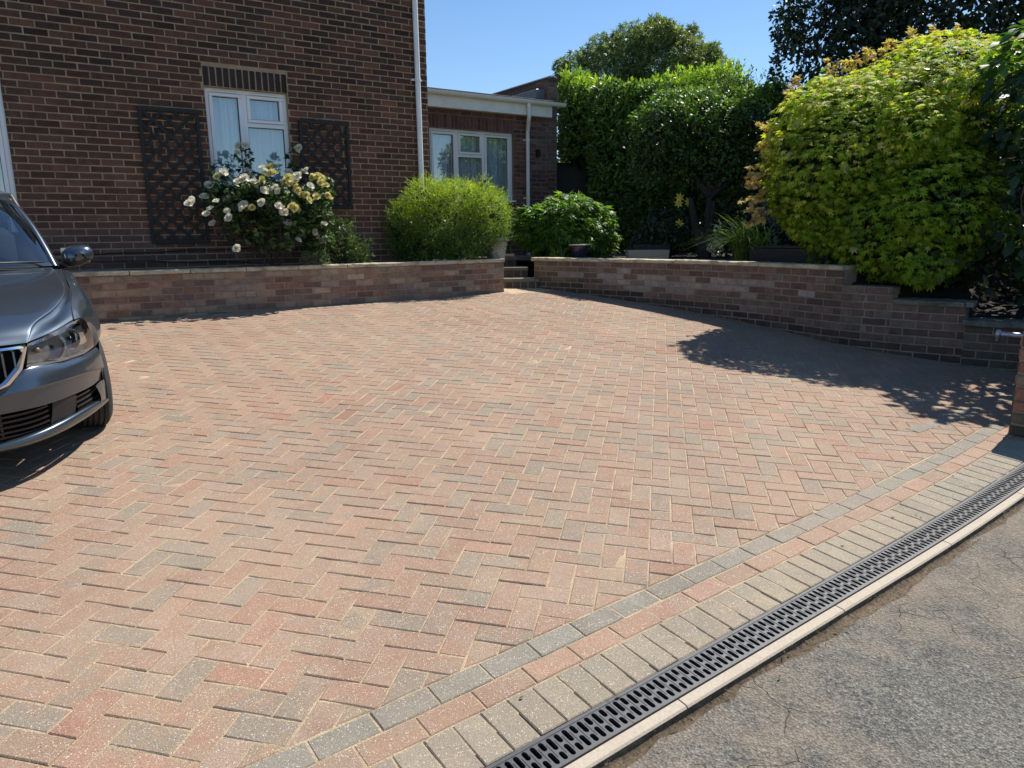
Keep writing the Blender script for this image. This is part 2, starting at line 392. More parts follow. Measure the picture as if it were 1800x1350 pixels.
def paving():
    mb = MB(); W = 0.1015; an = R_(-11.45); A = (math.cos(an), math.sin(an)); B = (-A[1], A[0]); O = (-0.065, 4.301)
    sx, sy = WL1
    lims = []
    lims.append((-mx_, -my_, (mx_*P0[0]+my_*P0[1])))                    # border line
    for sv in (3.2, 4.2, 5.4):                                           # gentle bend at the far end
        a = BP(sv, 0); b = BP(sv+0.9, 0); dx, dy = b[0]-a[0], b[1]-a[1]; l = math.hypot(dx, dy); nx, ny = -dy/l, dx/l
        lims.append((nx, ny, -(nx*a[0]+ny*a[1])))
    lims.append((WLN[0], WLN[1], -(WLN[0]*sx+WLN[1]*sy)-0.205))           # soldier course by the left wall
    def col():
        r = random.random()
        if r < 0.42: return jit(RED), jit(TAN)
        if r < 0.66: return jit(TAN), jit(RED)
        if r < 0.84: return jit(GREY), jit(RED)
        if r < 0.96: return jit(GREY), jit(TAN)
        return jit(DRED), jit(RED)
    for i in range(-95, 75):
        for j in range(-62, 90):
            s4 = (i+j) % 4
            if s4 == 0: q = [(i, j), (i+2, j), (i+2, j+1), (i, j+1)]
            elif s4 == 2: q = [(i, j), (i+1, j), (i+1, j+2), (i, j+2)]
            else: continue
            poly = [(O[0]+(A[0]*a+B[0]*b)*W, O[1]+(A[1]*a+B[1]*b)*W) for a, b in q]
            cx, cy = poly[0]
            if cx < -7.6 or cy > 11.6 or cx > 6.5 or cy < 0.2: continue
            if cx > 0.3 and (cx-0.35)*0.72+(cy-10.9)*0.70 > 0.95: continue
            if cx > 3.0 and cx+cy > 12.2: continue
            for L in lims:
                poly = clip(poly, *L)
                if len(poly) < 3: break
            if len(poly) < 3: continue
            c, al = col(); block(mb, poly, c, al, random.random())
    # grey stretchers, red stretchers, grey soldiers
    s = S0+0.02
    while s < S1:
        L = 0.2030; block(mb, [BP(s, 0.001)[:2], BP(s, 0.1)[:2], BP(s+L, 0.1)[:2], BP(s+L, 0.001)[:2]], jit((0.165, 0.158, 0.135), 0.06), jit((0.19, 0.18, 0.15)), 0.2)
        t = s+0.105
        block(mb, [BP(t, 0.1)[:2], BP(t, 0.198)[:2], BP(t+L, 0.198)[:2], BP(t+L, 0.1)[:2]], jit((0.265, 0.160, 0.112), 0.08), jit(TAN), 0.35*random.random())
        s += L
    s = S0
    while s < S1:
        L = 0.1013; block(mb, [BP(s, 0.199)[:2], BP(s, 0.386)[:2], BP(s+L, 0.386)[:2], BP(s+L, 0.199)[:2]], jit((0.205, 0.185, 0.145), 0.06), jit((0.235, 0.20, 0.145)), random.random()*0.6)
        s += L
    # border returning to the right behind the pier
    e0 = (2.72, 4.655); dd = (math.cos(R_(33.5)), math.sin(R_(33.5))); nn = (-dd[1], dd[0])
    k = 0
    while k*0.203 < 3.2:
        a, b_ = k*0.203, k*0.203+0.203
        for o0, o1, cc in ((-0.003, 0.098, (0.165, 0.155, 0.13)),):
            block(mb, [(e0[0]+dd[0]*t_+nn[0]*o, e0[1]+dd[1]*t_+nn[1]*o) for t_, o in ((a, o0), (b_, o0), (b_, o1), (a, o1))], jit(cc), jit((0.19, 0.18, 0.15)), 0.2, top=0.0012)
        k += 1
    # soldier course in front of the left wall
    k = 0
    while k*0.1015 < 9:
        a = k*0.1015; b = a+0.1015
        pts = [(sx-WLD[0]*t+WLN[0]*o, sy-WLD[1]*t+WLN[1]*o) for t, o in ((a, -0.02), (a, 0.203), (b, 0.203), (b, -0.02))]
        block(mb, pts, jit((0.26, 0.21, 0.15), 0.08), jit(TAN), random.random()*0.8); k += 1
    o = mb.build('driveway_paving', M['paver']); props(o, kind='structure')
    # sand bed filling the joints, 5 mm below the block tops
    b = MB(); q = [(-8, 0.2), (1.5, 0.2), (8, 5.5), (5, 8), (1.2, 12), (-1, 12), (-8, 8.4)]
    q = clip(q, -mx_, -my_, (mx_*P0[0]+my_*P0[1])+0.384)
    xs = [-8+0.09*i for i in range(179)]; ys = [0.2+0.09*i for i in range(132)]; ins = {}
    def inside(x, y): return all((q[(i+1) % len(q)][0]-q[i][0])*(y-q[i][1])-(q[(i+1) % len(q)][1]-q[i][1])*(x-q[i][0]) > -0.02*1 for i in range(len(q)))
    rr = random.Random(4); vs = []; fs = []
    for i, x in enumerate(xs):
        for j, y in enumerate(ys):
            if inside(x, y): ins[i, j] = len(vs); vs.append((x, y, gz(x, y)-0.0034+rr.uniform(-0.0022, 0.0014)+0.0006*math.sin(3*x+2*y)))
    for (i, j), a_ in ins.items():
        k = [ins.get(p) for p in ((i+1, j), (i+1, j+1), (i, j+1))]
        if None not in k: fs.append((a_, *k))
    b.add(vs, fs)
    props(b.build('driveway_sand_bed', M['sand']), kind='structure')
paving()

def road_and_kerb():
    # road: starts just outside the edging with a broken edge
    mb = MB(); ns, no = 240, 16; rr = random.Random(3)
    ss = [S0-3+(S1-S0+10)*i/ns for i in range(ns+1)]
    off = []
    ph = [rr.uniform(0, 6.28) for _ in range(6)]
    for sv in ss: off.append(0.592+0.012*math.sin(3.1*sv+ph[0])+0.009*math.sin(11*sv+ph[1])+0.006*math.sin(29*sv+ph[2])+rr.uniform(-0.006, 0.008))
    outs = [0, 0.012, 0.04, 0.1, 0.25, 0.5, 0.9, 1.5, 2.3, 3.5, 5, 7, 10, 14, 20, 30]
    grid = []
    for i, sv in enumerate(ss):
        for k, o_ in enumerate(outs):
            oo = off[i]+o_ if k < 6 else 0.6+o_
            x, y, z = BP(sv, oo); dz = -0.017 if k > 0 else -0.036
            z = max(z, -0.6) if o_ < 10 else -0.6
            mb_z = z+dz+(0.002*math.sin(7*x+3*y) if k > 1 else 0)
            grid.append((x, y, mb_z))
    n = len(outs)
    mb.add(grid, [(i*n+k, i*n+k+1, (i+1)*n+k+1, (i+1)*n+k) for i in range(ns) for k in range(n-1)])
    props(mb.build('road', M['asphalt'], smooth=True), kind='structure')
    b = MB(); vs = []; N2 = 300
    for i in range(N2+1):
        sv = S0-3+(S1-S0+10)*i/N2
        for k, (o_, dz) in enumerate(((0.5603, -0.004), (0.5615, -0.022), (0.577, -0.036), (0.596, -0.020), (0.65, -0.034))):  # upper strip paints shade and grime onto the kerb side; the rest is dirt
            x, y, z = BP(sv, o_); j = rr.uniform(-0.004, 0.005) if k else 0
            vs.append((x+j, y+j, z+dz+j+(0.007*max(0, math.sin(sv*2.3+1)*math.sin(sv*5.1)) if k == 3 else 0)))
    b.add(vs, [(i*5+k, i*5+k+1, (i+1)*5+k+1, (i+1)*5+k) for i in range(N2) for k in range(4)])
    props(b.build('road_edge_dirt_shade', M['edge_soil_shade'], smooth=True), kind='structure')
    # concrete edging stones, each one a thing
    L = 0.9215; j0 = 0.893-3*L
    lbl = ['pale concrete edging stone at the bottom edge of the photo beside the drain', 'pale concrete edging stone second nearest the viewer, next to the cracked tarmac',
           'pale concrete edging stone in the middle of the row beside the grate', 'pale concrete edging stone fourth along the drain towards the brick pier', 'pale concrete edging stone at the right edge of the photo by the drain']
    me0 = None
    for k in range(-1, 5):
        s0 = 0.893+(k-1)*L; m = MB(); seg = 6; vs = []
        for i in range(seg+1):
            sv = s0+0.003+(L-0.006)*i/seg
            for o_, dz in ((0.514, -0.16), (0.514, -0.004), (0.518, 0.001), (0.551, 0.0), (0.557, -0.006), (0.559, -0.16)):
                vs.append(BP(sv, o_, dz+0.0))
        fs = [(i*6+q, i*6+q+1, (i+1)*6+q+1, (i+1)*6+q) for i in range(seg) for q in range(5)]+[tuple(range(6))[::-1], tuple(seg*6+q for q in range(6))]
        m.add(vs, fs); o = m.build('edging_stone', M['kerb'])
        props(o, lbl[min(max(k, 0), 4)] if 0 <= k <= 4 else 'pale concrete edging stone below the bottom edge of the photo', 'edging stone', 'concrete edging stones along the road')
    # drainage channel
    a = BP(1.5, 0.45); t = thing('drain_channel', a, 'long dark slotted drain channel between the block paving and the pale edging', 'drain')
    m = MB(); vs = []; N3 = 120
    for i in range(N3+1):
        sv = S0+(S1-S0)*i/N3
        for o_, dz in ((0.388, -0.012), (0.388, -0.10), (0.5125, -0.10), (0.5125, -0.012)): vs.append(BP(sv, o_, dz))
    m.add(vs, [(i*4+q, i*4+q+1, (i+1)*4+q+1, (i+1)*4+q) for i in range(N3) for q in range(3)])
    m.build('channel', M['dark'], t)
    pitch = 0.0303; GL = 33*pitch
    k = 0; s0 = -1.3
    while s0 < 5.4:
        m = MB(); n = 33; T = -0.001
        def P(sv, o_, z): return BP(sv, o_, z)
        sa, sb = s0+0.0008, s0+GL-0.0008
        for i in range(n):
            u0 = sa+(sb-sa)*i/n; u1 = sa+(sb-sa)*(i+1)/n; uc = (u0+u1)/2; hw = 0.0086
            holes = ((0.4038, 0.4545), (0.4645, 0.4975)) if i % 2 == 0 else ((0.4040, 0.4400), (0.4500, 0.4978))
            mid = 0.5*(holes[0][1]+holes[1][0])
            for (h0, h1), (c0, c1) in zip(holes, ((0.4025, mid), (mid, 0.499))):
                cap = []
                for q in range(6):                                        # capsule outline, 12 points
                    th = math.pi*(q/5); cap.append((uc+hw*math.cos(th), h1-hw+hw*math.sin(th)))
                for q in range(6):
                    th = math.pi*(1+q/5); cap.append((uc+hw*math.cos(th), h0+hw+hw*math.sin(th)))
                um = uc
                out = [(u1, h1-hw), (u1, c1), (uc+0.3*(u1-uc), c1), (uc-0.3*(u1-uc), c1), (u0, c1), (u0, h1-hw), (u0, h0+hw), (u0, c0), (uc-0.3*(u1-uc), c0), (uc+0.3*(u1-uc), c0), (u1, c0), (u1, h0+hw)]
                vs = [P(x, y, T) for x, y in out]+[P(x, y, T) for x, y in cap]+[P(x, y, T-0.012) for x, y in cap]
                fs = [(q, (q+1) % 12, 12+(q+1) % 12, 12+q) for q in range(12)]+[(12+q, 12+(q+1) % 12, 24+(q+1) % 12, 24+q) for q in range(12)]
                m.add(vs, [f[::-1] for f in fs])
            # small raised rib beside each slot
            m.add([P(u1-0.0012, 0.425, T+0.0016), P(u1+0.0012, 0.425, T+0.0016), P(u1+0.0012, 0.478, T+0.0016), P(u1-0.0012, 0.478, T+0.0016), P(u1-0.0026, 0.421, T-0.0005), P(u1+0.0026, 0.421, T-0.0005), P(u1+0.0026, 0.482, T-0.0005), P(u1-0.0026, 0.482, T-0.0005)],
                  [(0, 1, 2, 3), (0, 4, 5, 1), (1, 5, 6, 2), (2, 6, 7, 3), (3, 7, 4, 0)])
        for c0, c1 in ((0.3885, 0.4025), (0.499, 0.5115)):
            N4 = 10; vs = []
            inner, outer = (c1, c0) if c0 < 0.45 else (c0, c1)
            for i in range(N4+1):
                sv = sa+(sb-sa)*i/N4
                for o_, dz in ((inner, T), (inner+(0.0015 if outer > inner else -0.0015), T+0.002), (outer+(-0.001 if outer > inner else 0.001), T+0.002), (outer, T-0.003), (outer, T-0.02)): vs.append(P(sv, o_, dz))
            m.add(vs, [(i*5+q, i*5+q+1, (i+1)*5+q+1, (i+1)*5+q) for i in range(N4) for q in range(4)])
        m.build('grating', M['grate'], t); s0 += GL
road_and_kerb()

def big_ground():
    # one sheet to the horizon, under everything
    xs = sorted(set([-600, -300, -120, -60, -30, -18]+[x*1.0 for x in range(-12, 13, 2)]+[18, 30, 60, 120, 300, 600]))
    ys = sorted(set([-600, -300, -120, -60, -30, -18]+[y*1.0 for y in range(-12, 25, 2)]+[32, 45, 60, 120, 300, 600]))
    vs = [(x, y, min(max(gz(max(-12, min(12, x)), y)-0.14, -0.75), 0.9)) for x in xs for y in ys]
    n = len(ys); m = MB(); m.add(vs, [(i*n+j, (i+1)*n+j, (i+1)*n+j+1, i*n+j+1) for i in range(len(xs)-1) for j in range(n-1)])
    props(m.build('ground', M['grass'], smooth=True), kind='structure')
big_ground()

# ------------------------------------------------------------------ brick walls laid brick by brick
def brick_wall(mb, path, nrm, s0, s1, z0, ztop, L, H, colf, holes=(), proud=0.0035, cham=0.0045, joint=0.0125, shift=0.0, jitter=0.0012):
    rows = int((ztop-z0)/H)+1
    for r in range(rows):
        zt = ztop-r*H-joint/2; zb = ztop-(r+1)*H+joint/2
        if zb < z0-H: break
        s = s0-(0.5*L if (r % 2) else 0)-L+shift
        while s < s1:
            a, b = max(s+joint/2, s0), min(s+L-joint/2, s1)
            s += L
            if b-a < 0.02: continue
            segs = [(a, b)]
            for (h0, h1, hz0, hz1) in holes:
                if zb+0.012 < hz1 and zt-0.012 > hz0:
                    ns = []
                    for (p, q) in segs:
                        if q <= h0 or p >= h1: ns.append((p, q)); continue
                        if p < h0: ns.append((p, h0-0.002))
                        if q > h1: ns.append((h1+0.002, q))
                    segs = ns
            for (p, q) in segs:
                if q-p < 0.02: continue
                c = colf((p+q)/2, (zt+zb)/2, r)
                one_brick(mb, path, nrm, p, q, zb, zt, c, proud, cham, jitter)
def one_brick(mb, path, nrm, p, q, zb, zt, c, proud, cham, jitter):
    j = lambda: random.uniform(-jitter, jitter)
    (x0, y0), (x1, y1) = path(p), path(q); (nx, ny) = nrm((p+q)/2)
    pr = proud+random.uniform(-0.0015, 0.0015)
    dl = math.hypot(x1-x0, y1-y0) or 1; tx, ty = (x1-x0)/dl, (y1-y0)/dl
    def P(u, z, o):
        bx, by = (x0, y0) if u == 0 else (x1, y1); sg = 1 if u == 0 else -1
        return bx, by, sg
    vs = []
    for o_, ins in ((pr, cham), (pr-cham*0.8, 0.0), (-0.012, 0.0)):
        for u, z, sz in ((0, zb, 1), (1, zb, 1), (1, zt, -1), (0, zt, -1)):
            bx, by, sg = P(u, z, o_)
            vs.append((bx+tx*sg*ins+nx*o_+(tx*j() if ins else 0), by+ty*sg*ins+ny*o_+(ty*j() if ins else 0), z+sz*ins+(j() if ins else 0)))
    # order so the face normal is along nrm
    fs = [(0, 1, 2, 3)]+[(k, 4+k, 4+(k+1) % 4, (k+1) % 4) for k in range(4)]+[(4+k, 8+k, 8+(k+1) % 4, 4+(k+1) % 4) for k in range(4)]
    mb.add(vs, fs, c, c, random.random())
def soldiers(mb, path, nrm, s0, s1, z0, z1, n, colf, joint=0.012):
    for i in range(n):
        a = s0+(s1-s0)*i/n+joint/2; b = s0+(s1-s0)*(i+1)/n-joint/2
        one_brick(mb, path, nrm, a, b, z0+joint/2, z1-joint/2, colf(a, z0, i), 0.005, 0.004, 0.0015)
def mortar_face(mb, path, nrm, s0, s1, z0, z1, holes=(), depth=0.25, nseg=1):
    ss = sorted(set([s0, s1]+[s0+(s1-s0)*i/nseg for i in range(1, nseg)]+[h for H_ in holes for h in H_[:2]]))
    zs = sorted(set([z0, z1]+[h for H_ in holes for h in H_[2:]]))
    def W(s, z, o):
        x, y = path(s); n = nrm(s); return (x+n[0]*o, y+n[1]*o, z)
    inh = lambda s, z: any(a < s < b and c < z < d for a, b, c, d in holes)
    for a, b in zip(ss[:-1], ss[1:]):
        for c, d in zip(zs[:-1], zs[1:]):
            if not inh((a+b)/2, (c+d)/2): mb.add([W(a, c, 0), W(b, c, 0), W(b, d, 0), W(a, d, 0)], [(0, 1, 2, 3)])
    for a, b, c, d in holes:
        vs = [W(a, c, 0), W(b, c, 0), W(b, d, 0), W(a, d, 0), W(a, c, -depth), W(b, c, -depth), W(b, d, -depth), W(a, d, -depth)]
        mb.add(vs, [(0, 4, 5, 1), (1, 5, 6, 2), (2, 6, 7, 3), (3, 7, 4, 0)])
    # top and back so the wall has a real thickness
    for a, b in zip(ss[:-1], ss[1:]):
        mb.add([W(a, z1, 0), W(b, z1, 0), W(b, z1, -depth), W(a, z1, -depth)], [(0, 1, 2, 3)])
def linepath(P, d): return lambda s: (P[0]+d[0]*s, P[1]+d[1]*s)
def wbox(mb, P, d, n, s0, s1, o0, o1, z0, z1, bev=0.0, **k):
    R = Matrix(((d[0], -n[0], 0), (d[1], -n[1], 0), (0, 0, 1)))     # local x along d, y into the wall
    mb.box((s0, -o1, z0), (s1, -o0, z1), R=R, T=(P[0], P[1], 0), bev=bev, **k)

HA = R_(33.3); HU = (math.cos(HA), math.sin(HA)); HN = (math.sin(HA), -math.cos(HA))
HC = (-1.1433, 10.7460); AC = (0.8993, 14.2801)
BL, BH = 0.2290, 0.0767
def house_col(s, z, r):
    t = min(1, max(0, (z-2.1)/1.6)); q = random.random()
    if q < 0.50-0.2*(1-t): c = (0.064, 0.037, 0.030)
    elif q < 0.86: c = (0.098, 0.049, 0.036)
    else: c = (0.145, 0.066, 0.044)
    c = tuple(a*(1-0.65*(1-t))+b*0.65*(1-t) for a, b in zip(c, (0.150, 0.070, 0.048)))
    if z < 1.75: c = tuple(a*0.75+b*0.25 for a, b in zip(c, (0.13, 0.12, 0.12)))
    return jit(c, 0.16)

def window(parent, P, d, n, s0, s1, z0, z1, lights, name='window', label=None, sill=True, back=0.06, curtain=True):
    """lights: (a, b, c, e, opening) rectangles of each light in wall coordinates"""
    m = MB(); F = 0.05
    wbox(m, P, d, n, s0, s1, -back-0.06, -back, z1-F, z1, 0.004); wbox(m, P, d, n, s0, s1, -back-0.06, -back, z0, z0+F, 0.004)
    wbox(m, P, d, n, s0, s0+F, -back-0.059, -back-0.001, z0+F, z1-F, 0.004); wbox(m, P, d, n, s1-F, s1, -back-0.059, -back-0.001, z0+F, z1-F, 0.004)
    xs = sorted(set([l[0] for l in lights]+[l[1] for l in lights]))
    for x in xs[1:-1]: wbox(m, P, d, n, x-0.027, x+0.027, -back-0.058, -back-0.002, z0+F, z1-F, 0.004)
    for a, b, c, e, op in lights:
        if c > z0+0.2: wbox(m, P, d, n, a+0.028, b-0.028, -back-0.057, -back-0.003, c-0.025, c+0.025, 0.004)
    frame = m.build(name, M['upvc'], parent)
    if label: frame['label'] = label
    for a, b, c, e, op in lights:
        ia, ib, ic, ie = a+(F if a == s0 else 0.027), b-(F if b == s1 else 0.027), c+(F if c == z0 else 0.025), e-(F if e == z1 else 0.025)
        g = 0.0
        if op:
            q = MB(); g = 0.042; o0, o1 = -back-0.05, -back+0.012
            wbox(q, P, d, n, ia+0.003, ib-0.003, o0, o1, ie-g, ie-0.003, 0.006); wbox(q, P, d, n, ia+0.003, ib-0.003, o0, o1, ic+0.003, ic+g, 0.006)
            wbox(q, P, d, n, ia+0.003, ia+g, o0, o1-0.001, ic+g, ie-g, 0.006); wbox(q, P, d, n, ib-g, ib-0.003, o0, o1-0.001, ic+g, ie-g, 0.006)
            if e == z1 and (ib-ia) > 0.2: wbox(q, P, d, n, ia+0.05, ib-0.05, o1, o1+0.012, ie+0.004, ie+0.02, 0.003)
            q.build('sash', M['upvc'], frame)
        q = MB(); wbox(q, P, d, n, ia+g, ib-g, -back-0.034, -back-0.030, ic+g, ie-g)
        q.build('pane', M['glass'], frame)
        k = MB()
        for (p0, p1, r0, r1) in ((ia+g, ib-g, ie-g-0.007, ie-g), (ia+g, ib-g, ic+g, ic+g+0.007), (ia+g, ia+g+0.007, ic+g+0.007, ie-g-0.007), (ib-g-0.007, ib-g, ic+g+0.007, ie-g-0.007)):
            wbox(k, P, d, n, p0, p1, -back-0.029, -back-0.020, r0, r1)
        k.build('glazing_seal', M['carblack'], frame)
    # dark room behind and the curtain
    q = MB(); W = lambda s, z, o: (P[0]+d[0]*s+n[0]*o, P[1]+d[1]*s+n[1]*o, z)
    vs = [W(s0, z0, -0.20), W(s1, z0, -0.20), W(s1, z1, -0.20), W(s0, z1, -0.20), W(s0, z0, -1.2), W(s1, z0, -1.2), W(s1, z1, -1.2), W(s0, z1, -1.2)]
    q.add(vs, [(0, 4, 5, 1), (1, 5, 6, 2), (2, 6, 7, 3), (3, 7, 4, 0), (4, 7, 6, 5)]); q.build('room_lining', M['seat'], frame)
    if curtain:
        q = MB(); N = int((s1-s0)*90); vs = []
        ph = random.uniform(0, 6)
        for i in range(N+1):
            s = s0+0.02+(s1-s0-0.04)*i/N; 
            for z in (z0+0.01, z1-0.02):
                k2 = 1.0 if z > z0+0.1 else 1.25
                vs.append(W(s, z, -0.17+k2*(0.014*math.sin(s*44+ph)+0.008*math.sin(s*71+2*ph)+0.006*math.sin(s*23))))
        q.add(vs, [(2*i, 2*i+2, 2*i+3, 2*i+1) for i in range(N)]); q.build('net_curtain', M['curtain'], frame, smooth=True)
    if sill:
        q = MB(); wbox(q, P, d, n, s0-0.03, s1+0.03, -back-0.05, 0.035, z0-0.03, z0-0.002, 0.005); q.build('sill', M['upvc'], frame)
    return frame

def house():
    P = HC; path = linepath(P, HU); nr = lambda s: HN
    t = thing('brick_house', (HC[0]+HU[0]*-3, HC[1]+HU[1]*-3, 1.2), 'tall dark brown brick house wall with a white window between two trellis panels', 'house')
    holes = [(-2.963, -1.980, 2.175, 3.365), (-6.7, -4.975, 1.28, 3.365), ]
    arches = [(-2.975, -1.968, 3.365, 3.595), (-6.72, -4.955, 3.365, 3.595)]
    mm = MB(); mortar_face(mm, path, nr, -8.3, 0, 0.4, 5.55, holes)
    spath = lambda s: (P[0]-HN[0]*s, P[1]-HN[1]*s); snr = lambda s: HU
    mortar_face(mm, spath, snr, 0, 6.0, 0.4, 5.55)
    lp = (P[0]-HU[0]*8.3, P[1]-HU[1]*8.3)
    mortar_face(mm, lambda s: (lp[0]-HN[0]*(6-s), lp[1]-HN[1]*(6-s)), lambda s: (-HU[0], -HU[1]), 0, 6.0, 0.4, 5.55)
    bk = lambda s: (lp[0]-HN[0]*6+HU[0]*(8.3-s), lp[1]-HN[1]*6+HU[1]*(8.3-s))
    mortar_face(mm, bk, lambda s: (-HN[0], -HN[1]), 0, 8.3, 0.4, 5.55)
    b = MB(); brick_wall(b, path, nr, -8.3, 0.004, 0.9, 5.55, BL, BH, house_col, holes+arches, shift=0.04)
    light = lambda s, z, r: jit((0.11, 0.075, 0.05), 0.15)
    brick_wall(b, spath, snr, 0.0, 6.0, 0.9, 5.55, BL, BH, house_col, shift=0.10)
    soldiers(b, path, nr, -2.972, -1.970, 3.366, 3.597, 13, lambda *a: jit((0.042, 0.032, 0.03), 0.12), 0.016)
    soldiers(b, path, nr, -6.715, -4.96, 3.366, 3.597, 23, lambda *a: jit((0.042, 0.032, 0.03), 0.12), 0.016)
    wo = b.build('wall', M['brick'], t)
    mo = mm.build('mortar', M['mortar'], wo)
    window(t, P, HU, HN, -2.963, -1.980, 2.175, 3.365, [(-2.963, -2.500, 2.175, 3.365, True), (-2.500, -1.980, 2.965, 3.365, True), (-2.500, -1.980, 2.175, 2.965, False)])
    window(t, P, HU, HN, -6.7, -4.975, 1.28, 3.365, [(-6.7, -5.84, 1.28, 3.365, True), (-5.84, -4.975, 1.28, 3.365, True)], label='tall white window at the left edge of the photo', back=0.02)
    # downpipe near the corner
    q = MB(); pts = [(-0.175, 5.6), (-0.175, 1.25)]
    W = lambda s, z, o: (P[0]+HU[0]*s+HN[0]*o, P[1]+HU[1]*s+HN[1]*o, z)
    q.tube([W(-0.178, 5.6, 0.06), W(-0.172, 3.72, 0.06), W(-0.168, 1.22, 0.06)], 0.036, 14)
    for z in (3.70, 5.4, 1.9): 
        q.tube([W(-0.174, z-0.02, 0.06), W(-0.174, z+0.02, 0.06)], 0.041, 14); wbox(q, P, HU, HN, -0.25, -0.09, 0.006, 0.03, z-0.012, z+0.012)
    dp = q.build('downpipe', M['pipe_white'], t); smooth_by_angle(dp)
    q = MB(); X = lambda s, o, z: W(s, z, o)
    vs = [X(-8.4, 0.06, 5.56), X(0.06, 0.06, 5.56), X(0.06, -6.06, 5.56), X(-8.4, -6.06, 5.56), X(-8.4, -3, 7.1), X(0.06, -3, 7.1),
          X(-8.4, 0.06, 5.62), X(0.06, 0.06, 5.62), X(0.06, -6.06, 5.62), X(-8.4, -6.06, 5.62)]
    q.add(vs, [(0, 3, 2, 1), (6, 7, 5, 4), (7, 8, 5), (8, 9, 4, 5), (9, 6, 4), (0, 1, 7, 6), (1, 2, 8, 7), (2, 3, 9, 8), (3, 0, 6, 9)]); q.build('roof', M['felt'], t)
house()

